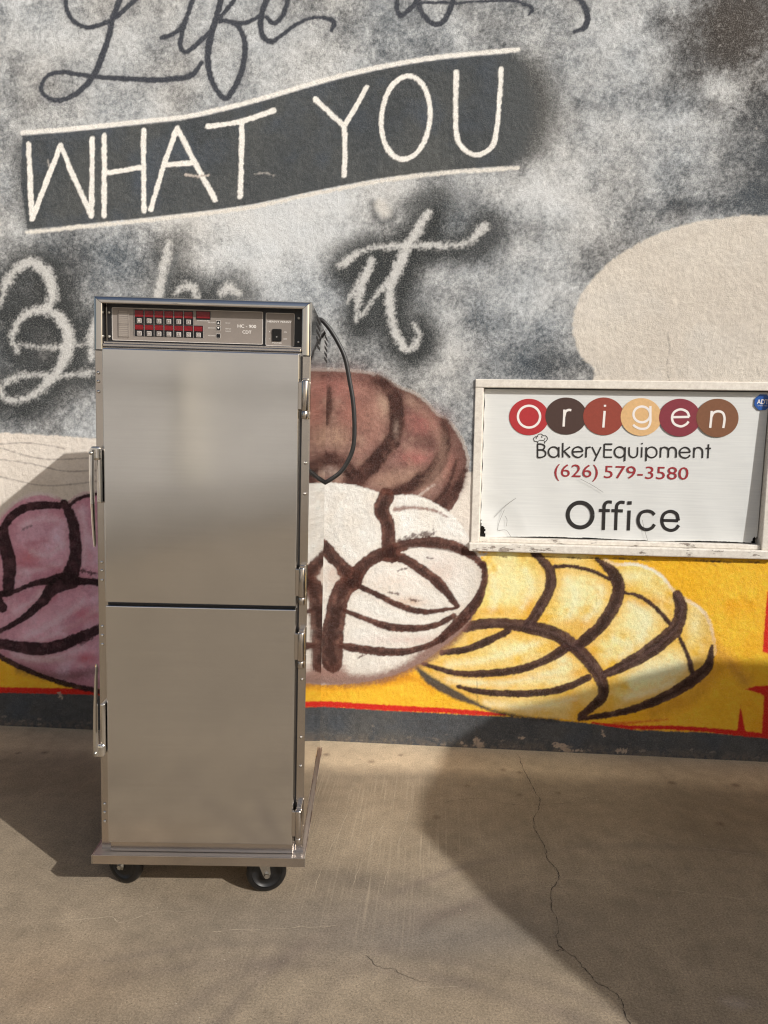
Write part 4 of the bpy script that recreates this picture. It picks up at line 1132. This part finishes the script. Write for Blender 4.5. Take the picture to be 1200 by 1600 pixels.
def circ(u, v, r, a0=0, a1=2 * math.pi, n=17):
    return [(u + r * math.cos(t), v + r * math.sin(t)) for t in np.linspace(a0, a1, n)]


mb = MB(); bw = 0.0068
be = [[(840, 693.5), (840, 704), (840, 714.7)], [(840, 693.8), (846, 694), (850.3, 696), (850.8, 699), (848, 702.4), (840, 702.9)], [(840, 702.9), (848.5, 703.4), (852.5, 707), (851.5, 712), (846, 714.5), (840, 714.6)],
      circ(865, 706.3, 8.0), [(873.2, 698.2), (873.2, 706), (873.2, 714.8)],
      [(879.5, 692), (879.2, 703), (879.2, 714.8)], [(880, 706), (890.7, 698.2)], [(881.5, 705), (891, 714.8)],
      [(894.8, 706), (903, 705.6), (910.8, 705.4)], [(910.8, 705.4), (908.5, 700.5), (902.8, 698.2), (896.5, 701), (894.6, 706.2), (896.5, 711.8), (902.8, 714.6), (908, 713), (910.6, 709.6)],
      [(916.2, 698.2), (915.9, 706), (915.6, 714.8)], [(916, 703), (918.5, 699.3), (923, 698.6)],
      [(925, 698.4), (932.2, 713.2)], [(939, 698.4), (928.4, 720.4)],
      [(944.3, 693.5), (944, 704), (943.6, 714.6)], [(944.2, 693.9), (956.8, 693.9)], [(944.2, 702.8), (956.2, 702.8)], [(943.8, 714.4), (956.2, 714.4)],
      circ(968.4, 706.4, 8.2), [(976.7, 698.4), (976.5, 709), (976.0, 720.5)],
      [(983.1, 698.6), (983, 707), (984, 711.8), (989, 714.8), (994, 713), (996, 708), (996.2, 698.6)], [(1002.9, 698.6), (1002.6, 707), (1002.3, 714.8)], [(1003.2, 692), (1003.1, 694.2)],
      [(1009.7, 698.6), (1009.5, 709), (1009.2, 720.5)], circ(1018.2, 706.8, 8.2),
      [(1032.5, 698.8), (1032.1, 707), (1031.8, 715)], [(1032.3, 704), (1034, 700.4), (1038.5, 698.8), (1042.8, 700.6), (1044.4, 705), (1044, 715)], [(1044.3, 704.5), (1046.5, 700.4), (1050.5, 698.9), (1055, 700.8), (1056.6, 705.5), (1056.2, 715)],
      [(1061.8, 707), (1070, 706.8), (1078.4, 706.6)], [(1078.4, 706.6), (1076, 701.5), (1070.2, 699), (1063.8, 702), (1061.8, 707.4), (1063.8, 713), (1070.2, 715.6), (1075.6, 714), (1078, 710.6)],
      [(1084.6, 699), (1084.2, 707), (1083.8, 715.4)], [(1084.4, 704.5), (1086.5, 700.8), (1091, 699.1), (1095.6, 701), (1097.6, 705.6), (1097.2, 715.6)],
      [(1107, 694), (1106.6, 705), (1106, 716)], [(1102.6, 700.6), (1110.8, 700.6)]]
for P_ in be:
    ribbon2d(mb, [SP(*p) for p in P_], bw, -0.0014 - .00025 * (be.index(P_) % 4))
mb.build('printed_line', M['ink_black'], sign)
mb = MB()
for P_ in ([(840.5, 692), (839, 690), (835, 689), (834, 685), (837, 682), (840, 682.5), (841, 679), (845.5, 678), (849, 680.5), (853, 681), (855.5, 685), (853.5, 689), (850.5, 691.5)], [(840, 690), (844, 687.8), (850.5, 688.5)], [(837.5, 682.5), (838.5, 685.5)], [(846.5, 681), (847, 684)], [(852, 684), (850.5, 687)], [(840.3, 690), (840.3, 693)], [(851, 689), (851, 693)]):
    ribbon2d(mb, [SP(*p) for p in P_], 0.0026, -0.0016)
mb.build('chef_hat_print', M['ink_black'], sign)


def sign_text(txt, name, ua, va, ub, vb, mat, bold=0.0):
    a = SP(ua, va); b = SP(ub, vb)
    return link(name, text_mesh(txt, name, a[0], b[0], b[1], a[1], -0.0016, bold), M[mat], sign)


sign_text('(626)', 'printed_line', 866.7, 724.8, 933.5, 752.6, 'ink_red', 0.0)
sign_text('579-3580', 'printed_line', 944.5, 727.4, 1075.0, 749.8, 'ink_red', 0.0)
for P_, w_ in ((circ(906.4, 804.6, 19.4, 0, 2 * math.pi, 25), 0.0182), ([(956, 784.6), (949, 784.4), (944.6, 788.5), (943.6, 797), (943.2, 812), (942.6, 828)], .0142), ([(936, 797.4), (952.8, 797.8)], .0142),
               ([(976, 785.2), (969, 784.8), (964, 789), (962.9, 797), (962.3, 812), (961.7, 828.4)], .0142), ([(955.2, 797.8), (973.2, 798.2)], .0142), ([(983, 797.5), (982.4, 812), (981.6, 828.8)], .0142), ([(983.7, 783.0), (983.6, 788.4)], .0185),
               ([(1022.5, 804.5), (1018, 800), (1010, 798.4), (1001, 802), (997, 812.6), (1000.5, 823), (1009.5, 827.4), (1018, 825), (1022.6, 819.2)], .0142),
               ([(1034, 813.0), (1047, 813.2), (1059.6, 813.6)], .0130), ([(1060, 813.6), (1057, 803), (1047.5, 798.9), (1037.5, 803), (1033.9, 813.4), (1037.5, 824), (1047, 828.6), (1055.5, 826.5), (1060.5, 820.6)], .0142)):
    mb = MB(); ribbon2d(mb, [SP(*p) for p in P_], w_, -0.0016 if len(P_) != 2 else -0.0019); mb.build('printed_letter', M['ink_black'], sign)
sc_ = SP(1191.0, 628.5)
oc = [(sc_[0] + .036 * math.cos(math.radians(22.5 + 45 * k)), sc_[1] + .036 * math.sin(math.radians(22.5 + 45 * k))) for k in range(8)]
stk = MB().prism([(p[0], p[1]) for p in oc], 'y', -0.0045, -0.003).build('security_sticker', simple('blue_sticker', (34, 84, 158), 0.35, var=.05), sign)
link('printed_letters', text_mesh('ADT', 'printed_letters', sc_[0] - .024, sc_[0] + .024, sc_[1] - .008, sc_[1] + .012, -0.0052, .02), M['ink_white'], stk)
link('printed_letters', text_mesh('ALWAYS THERE', 'printed_letters', sc_[0] - .02, sc_[0] + .02, sc_[1] - .017, sc_[1] - .0125, -0.0052), M['ink_white'], stk)

# ------------------------------------------------------------------ the steel cabinet
W, D, H = 0.612, 0.757, 1.799
ZB = 0.154
CX, CY, CYAW, LEAN = -0.6504, -1.2215, 0.0937, 0.0104
cab = empty('holding_cabinet', (CX, CY, 0), (0, LEAN, CYAW))
tag(cab, 'tall stainless steel heated holding cabinet on casters with two doors', 'cabinet')
ZP0, ZP1 = 1.657, 1.781       # control panel opening
XP0, XP1 = 0.026, 0.586
RB = 0.024                    # depth of the panel recess
v = [(0, 0, ZB), (W, 0, ZB), (W, D, ZB), (0, D, ZB), (0, 0, H), (W, 0, H), (W, D, H), (0, D, H),
     (XP0, 0, ZP0), (XP1, 0, ZP0), (XP1, 0, ZP1), (XP0, 0, ZP1), (XP0, RB, ZP0), (XP1, RB, ZP0), (XP1, RB, ZP1), (XP0, RB, ZP1)]
f = [(0, 1, 9, 8), (1, 5, 10, 9), (5, 4, 11, 10), (4, 0, 8, 11), (8, 9, 13, 12), (9, 10, 14, 13), (10, 11, 15, 14), (11, 8, 12, 15), (12, 13, 14, 15),
     (1, 2, 6, 5), (3, 0, 4, 7), (2, 3, 7, 6), (4, 5, 6, 7), (3, 2, 1, 0)]
MB().add(v, f).build('body', M['side'], cab)

# mitred trim round the panel: four sloping faces
def trim_piece(o1, o2, i1, i2, name='trim_strip'):
    # face bows gently and rolls over at the outer edge
    prof = [(0.0, 0.002), (0.06, -0.006), (0.16, -0.0105), (0.32, -0.0128), (0.6, -0.0138), (0.9, -0.0132), (1.0, -0.0118)]
    vs_ = []
    for t, y in prof:
        for o, i_ in ((o1, i1), (o2, i2)):
            vs_.append((o[0] + (i_[0] - o[0]) * t, y, o[1] + (i_[1] - o[1]) * t))
    fs_ = [(2 * k, 2 * k + 1, 2 * k + 3, 2 * k + 2) for k in range(len(prof) - 1)]
    n_ = len(vs_)
    mb_ = MB().add(vs_, fs_, True)
    mb_.add([vs_[-2], vs_[-1], (i2[0], .020, i2[1]), (i1[0], .020, i1[1])], [(0, 1, 2, 3)])
    return mb_.build(name, M['polished'], cab)


e = 0.0012
zt = H + .001; zs = 1.650
trim_piece((-.001, zt), (W + .001, zt), (XP0, ZP1 - .003), (XP1, ZP1 - .003))
trim_piece((-.001, zs), (-.001, zt - e), (XP0, zs), (XP0, ZP1 - .003 - e))
trim_piece((W + .001, zt - e), (W + .001, zs), (XP1, ZP1 - .003 - e), (XP1, zs))
MB().box(XP0 + .001, XP1 - .001, -.016, .022, 1.6585, 1.667, .002).build('ledge', M['frame_steel'], cab)
MB().box(XP0 + .001, XP1 - .001, -.006, .022, 1.668, 1.6735, .001).build('ledge', M['frame_steel'], cab)

# control panel
pan = MB().box(XP0 + .002, XP1 - .002, .0200, .0238, 1.674, ZP1 - .002).build('control_panel', M['black'], cab)
def panel_plate(x0, x1, z0, z1):
    MB().box(x0, x1, .0172, .0198, z0, z1, .0011, 1).build('faceplate', M['plate'], pan)
    # thin pale border
    mb = MB(); y = .01695; t = .0009; r = .004
    pts = []
    for cx_, cz_, a0 in ((x1 - r - .001, z1 - r - .001, 0), (x0 + r + .001, z1 - r - .001, 90), (x0 + r + .001, z0 + r + .001, 180), (x1 - r - .001, z0 + r + .001, 270)):
        pts += [(cx_ + r * math.cos(math.radians(a0 + k * 30)), cz_ + r * math.sin(math.radians(a0 + k * 30))) for k in range(4)]
    ribbon2d(mb, pts, t, y, False, True)
    mb.build('border_line', M['print_white'], pan)


panel_plate(.0425, .4718, 1.6795, 1.7720)
panel_plate(.4795, .5620, 1.6765, 1.7700)
YF = .0165
bezel = MB()
bezel.box(.1045, .2755, YF, .0171, 1.7285, 1.7678); bezel.box(.1045, .3025, YF, .0171, 1.6930, 1.7275)
bezel.box(.2810, .3225, YF, .0171, 1.7445, 1.7690)
bezel.build('display_bezel', M['black'], pan)
for k in range(8):
    for z0_, z1_, kmax in ((1.7285, 1.7678, 6), (1.6930, 1.7275, 7)):
        if k <= kmax:
            xg = .1063 + k * .0280
            mb = MB(); ribbon2d(mb, [(xg, z0_), (xg, z1_)], .0008, YF - .0003, False); mb.build('border_line', M['key'], pan)
for row, cnt, zt_, zb_, zk in ((0, 6, 1.7660, 1.7450, 1.7365), (1, 7, 1.7260, 1.7095, 1.7010)):
    for k in range(cnt):
        x = .1075 + k * .0280
        MB().box(x + .0008, x + .0240, YF - .0012, YF - .0001, zb_ + .002, zt_ - .001, .0004, 1).build('display', M['display'], pan)
        kk = MB().box(x + .0062, x + .0195, YF - .0018, YF - .0001, zk - .0066, zk + .0066, .0009, 1).build('key', M['key'], pan)
        MB().box(x + .0082, x + .0175, YF - .0021, YF - .00175, zk - .0046, zk + .0046).build('key_face', simple('key_face', (120, 112, 106), .4) if k == 0 and row == 0 else bpy.data.materials['key_face'], kk)
        num = str(row * 6 + k + 1)
        hw = .0015 if len(num) == 1 else .003
        link('printed_number', text_mesh(num, 'printed_number', x + .01285 - hw, x + .01285 + hw, zk - .0028, zk + .0028, YF - .0023), M['print_white'], kk)
MB().box(.2828, .3205, YF - .0012, YF - .0001, 1.7480, 1.7672, .0004, 1).build('display', M['display'], pan)
for z, s in ((1.7373, 1), (1.7221, -1), (1.7005, 0)):
    bt = MB().box(.3400, .3502, YF - .0014, .0171, z - .0052, z + .0052, .0008, 1).build('button', M['black'], pan)
    mb = MB(); ribbon2d(mb, [(.3393, z - .0059), (.3509, z - .0059), (.3509, z + .0059), (.3393, z + .0059)], .0008, YF - .0001, False, True); mb.build('border_line', M['print_white'], bt)
    if s:
        MB().add([(.3418, YF - .0017, z - .0028 * s), (.3484, YF - .0017, z - .0028 * s), (.3451, YF - .0017, z + .003 * s)], [(0, 1, 2)]).build('arrow_mark', M['print_white'], bt)


def ptxt(t, xa, xb, za, zb, bold=0):
    return link('printed_text', text_mesh(t, 'printed_text', xa, xb, za, zb, .0168, bold), M['print_white'], pan)


ptxt('HC - 900', .3995, .4525, 1.7252, 1.7345, .01); ptxt('CDT', .4135, .4390, 1.7092, 1.7180, .01)
ptxt('HENNY PENNY', .4850, .5535, 1.7425, 1.7478, .008)
ptxt('POWER', .4995, .5260, 1.6838, 1.6875); ptxt('ON', .5320, .5400, 1.7150, 1.7185); ptxt('OFF', .5310, .5410, 1.6955, 1.6990); ptxt('I', .4905, .4915, 1.7150, 1.7185); ptxt('O', .4890, .4925, 1.6955, 1.6990)
ptxt('TEMPERATURE', .2840, .3195, 1.7402, 1.7432); ptxt('INCREASE', .3155, .3365, 1.7360, 1.7388); ptxt('DECREASE', .3155, .3365, 1.7208, 1.7236); ptxt('PROGRAM', .3155, .3365, 1.6992, 1.7020)
ptxt('HEAT ON', .3645, .3785, 1.7360, 1.7386); ptxt('TEMP SET', .3645, .3815, 1.7196, 1.7222); ptxt('TIMER SET', .3645, .3815, 1.7130, 1.7156)
sw = MB().box(.4990, .5255, .0130, .0171, 1.6905, 1.7245, .0015, 1).build('rocker_switch', M['black'], pan)
MB().prism([(.0130, 1.6935), (.0130, 1.7215), (.0095, 1.7215), (.0115, 1.7075)], 'x', .5030, .5215).build('rocker', M['hub'], sw)
link('printed_mark', text_mesh('O', 'printed_mark', .5105, .5140, 1.7000, 1.7035, .0085), M['print_white'], sw)
ch = MB().box(.0600, .0920, .0150, .0171, 1.6900, 1.7620, .0008, 1).build('card_holder', M['clear_card'], pan)
mb = MB()
for k in range(13):
    ribbon2d(mb, [(.0635, 1.6950 + k * .0052), (.0885, 1.6950 + k * .0052)], .0009, .0148, False)
for x in (.0625, .0895): ribbon2d(mb, [(x, 1.688), (x, 1.764)], .0014, .0147, False)
ribbon2d(mb, [(.0605, 1.7258), (.0915, 1.7258)], .0018, .0146, False)
mb.build('card_line', M['card_line'], ch)
for z in (1.757, 1.690):
    MB().lathe([(.004, .0196), (.004, .018), (.0022, .0172), (.0004, .017)], 12, 'y', (.5735, 0, z)).build('panel_screw', M['zinc'], pan)
    MB().lathe([(.004, .0196), (.004, .018), (.0022, .0172), (.0004, .017)], 12, 'y', (.0340, 0, z)).build('panel_screw', M['zinc'], pan)

# doors
def hinge(parent, z0, z1, xh):
    mb = MB()
    zm_ = z0 + .022
    mb.lathe([(.0085, z0 + .001), (.0100, z0 + .003), (.0100, z0 + .021), (.0088, z0 + .0225)], 18, 'z', (xh, -.036, 0))
    mb.lathe([(.0100, z0 + .0235), (.0108, z0 + .025), (.0108, z1 - .003), (.0095, z1)], 18, 'z', (xh, -.036, 0))
    mb.box(xh - .020, xh - .004, -.0395, -.0305, z0 + .026, z1 - .004, .002)
    mb.box(xh - .006, xh + .008, -.0285, .0005, z0 + .004, z0 + .030, .002)
    mb.box(xh - .008, xh + .0085, -.032, .0005, z1 - .002, z1 + .006, .002)
    return mb.build('hinge', M['frame_steel'], parent)


def door(z0, z1, hz, low):
    bm = MB()
    bm.box(.0300, .5825, -.0300, -.0010, z0, z1, .0035, 3)
    d = bm.build('door', M['door_steel'], cab)
    for a, b in hz: hinge(d, a, b, .6000)
    # latch: head, bracket and lever; the lower one hangs the other way up
    s = -1 if low else 1
    zp = .487 if low else 1.357
    h = MB()
    zz_ = lambda t: zp + s * t
    def zbox(x0, x1, y0, y1, a, b, bev): h.box(x0, x1, y0, y1, min(zz_(a), zz_(b)), max(zz_(a), zz_(b)), bev, 3)
    zbox(.0155, .0285, -.044, -.0005, -.140, .014, .004)
    zbox(.0005, .0285, -.052, -.034, -.018, .021, .007)
    hd = h.build('latch', M['chrome'], d)
    lv = MB()
    secs = [(.012, .0010, .0140, -.062, -.046), (-.02, .0005, .0145, -.065, -.049), (-.06, .0015, .0140, -.067, -.052), (-.14, .0040, .0140, -.066, -.053), (-.215, .0060, .0145, -.062, -.051), (-.255, .0075, .0145, -.058, -.049), (-.263, .009, .013, -.056, -.051)]
    vs_, fs_ = [], []
    for (t, xa, xb, ya, yb) in secs:
        z = zz_(t); ex = (xb - xa) * .28; ey = (yb - ya) * .28
        vs_ += [(xa + ex, ya, z), (xb - ex, ya, z), (xb, ya + ey, z), (xb, yb - ey, z), (xb - ex, yb, z), (xa + ex, yb, z), (xa, yb - ey, z), (xa, ya + ey, z)]
    for i in range(len(secs) - 1):
        for k in range(8): fs_.append((i * 8 + k, i * 8 + (k + 1) % 8, (i + 1) * 8 + (k + 1) % 8, (i + 1) * 8 + k))
    fs_ += [tuple(range(8))[::-1], tuple(range(len(vs_) - 8, len(vs_)))]
    lv.add(vs_, fs_).build('lever', M['chrome'], d)
    MB().lathe([(.0050, -.052), (.0050, -.0660), (.0036, -.0680), (.0005, -.0685)], 16, 'y', (.0078, 0, zz_(.002))).build('pivot_screw', M['zinc'], d)
    return d


door(.9270, 1.6530, ((1.4700, 1.5780), (.9340, 1.0440)), False)
door(.1930, .9175, ((.7440, .8530), (.1990, .3080)), True)
MB().box(.0305, .582, -.012, -.0012, .1550, .1900, .001).build('bottom_frame', M['frame_steel'], cab)
MB().box(.0340, .5790, -.0150, -.0012, .9180, .9265, 0).build('door_gasket', M['black'], cab)
MB().box(.5840, .5875, -.0065, -.0008, .1930, 1.6480, 0).build('hinge_gap_dark', M['black'], cab)  # black strip standing in for the dark gap beside the doors
MB().box(.0015, .0292, -.0035, -.0002, .1600, 1.6480, .001).build('front_post', M['frame_steel'], cab)
MB().box(.5880, .6105, -.0035, -.0002, .1600, 1.6480, .001).build('front_post', M['frame_steel'], cab)
scr = MB().lathe([(.0048, -.0005), (.0046, -.0022), (.003, -.0036), (.0003, -.0042)], 12, 'y').mesh('screw')
for x, z in ((.0100, 1.5853), (.0100, 1.5611), (.0100, 1.5322), (.0125, 1.0401), (.0125, 1.0154), (.0125, .9869), (.0115, .8487), (.0115, .8217), (.0115, .7945), (.0115, .2996), (.0115, .2731), (.0115, .2445), (.6010, 1.3447), (.6010, 1.2555), (.6010, .7000), (.6010, .5206), (.6010, .4300)):
    link('screw', scr, M['chrome'], cab, (x, -.0035, z))

# side louvres
slot_me = MB().box(-.002, .0012, -.072, .072, -.0050, .0050, .0008, 1).mesh('vent_slot')
for yy, zs0 in ((.27, 1.788), (.675, 1.784)):
    for k in range(5):
        link('vent_slot', slot_me, M['slot'], cab, (W, yy, zs0 - .0205 * k))

# skirt round the base
bs = MB()
bs.prism([(-.015, -.035), (.618, -.035), (.618, D + .004), (-.015, D + .004)], 'z', .1455, .1535)
bs.build('base_plate', M['satin'], cab)
lip = MB()
lip.box(-.015, .6185, -.0385, -.0352, .1275, .1560, .001)
lip.build('base_lip', M['frame_steel'], cab)
MB().box(.6183, .6215, -.0385, D + .004, .1275, .1560, .001).build('side_rail', M['polished'], cab)
MB().box(-.0185, -.0153, -.0385, D + .004, .1275, .1560, .001).build('side_rail', M['polished'], cab)

# casters
def caster(x, y, rz):
    zo = x * LEAN
    c = MB()
    c.box(-.042, .042, -.036, .036, .1405, .1452, .002)
    c.lathe([(.026, .1405), (.028, .134), (.024, .127), (.012, .126)], 20, 'z')
    for s in (-1, 1):
        pts = [(-.016, .133), (.018, .133), (.024, .120), (.030, .066), (.026, .053), (.014, .051), (.008, .060), (-.014, .118)]
        c.prism(pts, 'y', s * .0215, s * .0240)
    c.box(-.016, .020, -.024, .024, .127, .1315, .001)
    o = c.build('caster', M['zinc'], cab, (x, y, zo), (0, 0, rz))
    ax = (.018, 0, .0625)
    MB().lathe([(.046, -.0165), (.054, -.0165), (.0595, -.013), (.0620, -.006), (.0624, 0), (.0620, .006), (.0595, .013), (.054, .0165), (.046, .0165)], 40, 'y', ax, cap=False).build('tyre', M['rubber'], o)
    MB().lathe([(.008, -.0175), (.018, -.0172), (.020, -.012), (.040, -.010), (.043, -.015), (.0465, -.0155), (.0465, .0155), (.043, .015), (.040, .010), (.020, .012), (.018, .0172), (.008, .0175)], 32, 'y', ax).build('hub', M['hub'], o)
    MB().lathe([(.0080, -.0320), (.0090, -.0290), (.0090, -.0245), (.0060, -.0240), (.0060, .0240), (.0090, .0245), (.0090, .030)], 6, 'y', ax, smooth=False).build('axle_bolt', M['zinc'], o)
    return o


caster(.478, .034, math.radians(10))
caster(.030, .085, math.radians(-24))
caster(.510, .690, math.radians(150))
caster(.075, .690, math.radians(200))

# power cord
cp = [(.47, D - .03, H - .03), (.50, D + .018, H + .005), (.535, D + .03, H + .050), (.578, D + .03, 1.867), (.611, D + .03, 1.841), (.649, D + .03, 1.786), (.680, D + .03, 1.723), (.699, D + .03, 1.640), (.716, D + .03, 1.549), (.723, D + .03, 1.455), (.720, D + .03, 1.380), (.701, D + .03, 1.324), (.669, D + .03, 1.276), (.6145, D + .03, 1.237), (.56, D + .035, 1.215), (.50, D + .03, 1.24), (.46, D - .01, 1.30)]
MB().tube([tuple(p) for p in cr(cp, 6)], .0088, 12).build('power_cord', M['cord'], cab)
MB().tube([(.508, D + .022, H + .014), (.535, D + .03, H + .050), (.560, D + .031, H + .063), (.583, D + .03, 1.864)], [.013, .0125, .011, .0085], 12).build('strain_relief', M['cord'], cab)

# ------------------------------------------------------------------ out of frame: van added to throw the shade, building added for the steel to reflect
ah = math.radians(90 - math.degrees(SUN_AZ - math.pi / 2))
dh = Vector((-math.sin(SUN_AZ), -math.cos(SUN_AZ), 0))       # the way shadows run
hh = Vector((dh.y, -dh.x, 0))
van = empty('added_shade_van', tuple(-5.0 * dh), (0, 0, math.atan2(hh.y, hh.x)))
tag(van, 'unseen white van added on the right, shaped to throw the shade', 'van')
M['van_paint'] = simple('white_van_paint', (206, 204, 198), 0.3, var=.05)
M['van_glass'] = simple('tinted_van_glass', (20, 22, 24), 0.06)
prof = [(-1.78, .40), (-1.80, .80), (-1.66, 1.12), (-1.22, 1.30), (-.95, 1.78), (-.78, 2.08), (-.63, 2.34), (-.42, 2.61), (-.22, 2.69), (.06, 2.755), (.27, 2.82), (.37, 2.87), (.56, 2.81), (.87, 2.72), (1.03, 2.58), (1.25, 2.40), (2.90, 2.36), (3.05, 2.10), (3.08, .50), (2.95, .36), (-1.6, .34)]  # profile shaped to the outline of the shade it has to throw
MB().prism(prof, 'y', -1.85, 0.0).build('body', M['van_paint'], van)
for y0, y1 in ((.0005, .006), (-1.856, -1.8505)):
    MB().prism([(-1.05, 1.36), (-.70, 1.98), (-.15, 2.02), (-.15, 1.36)], 'y', y0, y1).build('side_window', M['van_glass'], van)
    MB().box(-1.10, -.10, y0, y1, .55, 1.30).build('cab_door', M['van_paint'], van)
    MB().box(.10, 2.70, y0, y1, .60, .68).build('rub_strip', M['rubber'], van)
for x in (-1.15, 2.2):
    for y in (-.12, -1.73):
        wv = MB().lathe([(.22, -.11), (.33, -.11), (.35, -.08), (.35, .08), (.33, .11), (.22, .11)], 28, 'y', (x, y + (.02 if y > -1 else -.02), .35)).build('wheel', M['rubber'], van)
        MB().lathe([(.02, -.117), (.20, -.112), (.20, .112), (.02, .117)], 20, 'y', (x, y + (.02 if y > -1 else -.02), .35)).build('rim', M['zinc'], wv)
for y in (-.25, -1.60):
    MB().box(-1.83, -1.74, y - .14, y + .14, .78, .98, .02).build('headlight', M['print_white'], van)
    MB().box(3.04, 3.10, y - .08, y + .08, .90, 1.20, .02).build('tail_light', M['display'], van)

bld = empty('added_reflected_building', (-1.4, -9.0, 0), (0, 0, math.radians(-60)))  # added; facade turned into the sun so the doors reflect it brighter
tag(bld, 'unseen pale building added behind the viewer for the steel to reflect', 'building')
M['bwall'] = simple('pale_render', (196, 193, 188), 0.9, var=.08, vscale=3, bump=.004, bscale=80)
M['bcream'] = simple('cream_door_paint', (228, 222, 208), 0.5, var=.06)
M['bdark'] = simple('grey_metal_trim', (140, 137, 132), 0.6, var=.2)
MB().box(-5.5, 9, -4, 0, 0, 4.2).build('wall', M['bwall'], bld)
MB().box(-5.5, 9.0, .001, .03, 0, .34).build('fade_band_low', simple('reflected_fade_low', (128, 121, 111), .9, var=.15), bld)  # band added to step the facade down to ground tone in the door reflection
MB().box(-5.5, 9.0, .001, .02, .341, .76).build('fade_band_mid', simple('reflected_fade_mid', (160, 156, 149), .9, var=.12), bld)  # second added band, midway in the same reflected fade
MB().box(-5.6, 9.1, -4.1, .15, 4.21, 4.45).build('roof_parapet', M['bdark'], bld)
for k in range(8):
    MB().box(-.27, .20, .012, .035, .80 + k * .20, .99 + k * .20, .006).build('shutter_slat', M['bcream'], bld)
MB().box(-.29, .22, .001, .011, .77, 2.42).build('shutter_frame', M['bdark'], bld)
MB().box(-5.4, 8.9, .036, .07, 2.02, 2.06).build('gutter', M['bdark'], bld)
for x0, x1, z0, z1 in ((3.6, 5.4, .9, 1.9), (-4.8, -3.6, .9, 1.9)):
    wv = MB().box(x0, x1, .001, .03, z0, z1).build('window_frame', M['bcream'], bld)
    MB().box(x0 + .08, x1 - .08, .0305, .034, z0 + .08, z1 - .08).build('window_pane', M['pane'], wv)

# ------------------------------------------------------------------ grit lying on the concrete
gr = MB(); rg_ = random.Random(21)
for k in range(420):
    near = rg_.random() < .55
    x = rg_.uniform(-1.9, 2.0); y = -abs(rg_.gauss(0, .10)) - .012 if near else rg_.uniform(-1.9, -.02)
    r = rg_.uniform(.0008, .0022) * (1.5 if rg_.random() < .08 else 1)
    vs_ = [(x + r * rg_.uniform(.6, 1.4), y, r * .4), (x - r * rg_.uniform(.6, 1.4), y, r * .4), (x, y + r * rg_.uniform(.6, 1.3), r * .4), (x, y - r * rg_.uniform(.6, 1.3), r * .4), (x, y, r * rg_.uniform(.8, 1.3)), (x, y, -.0002)]
    gr.add(vs_, [(0, 2, 4), (2, 1, 4), (1, 3, 4), (3, 0, 4), (2, 0, 5), (1, 2, 5), (3, 1, 5), (0, 3, 5)])
tag(gr.build('grit', simple('pale_grit', (170, 158, 140), .9, var=.35, vscale=9)), 'pale grit scattered over the concrete and along the wall foot', 'grit', kind='stuff')
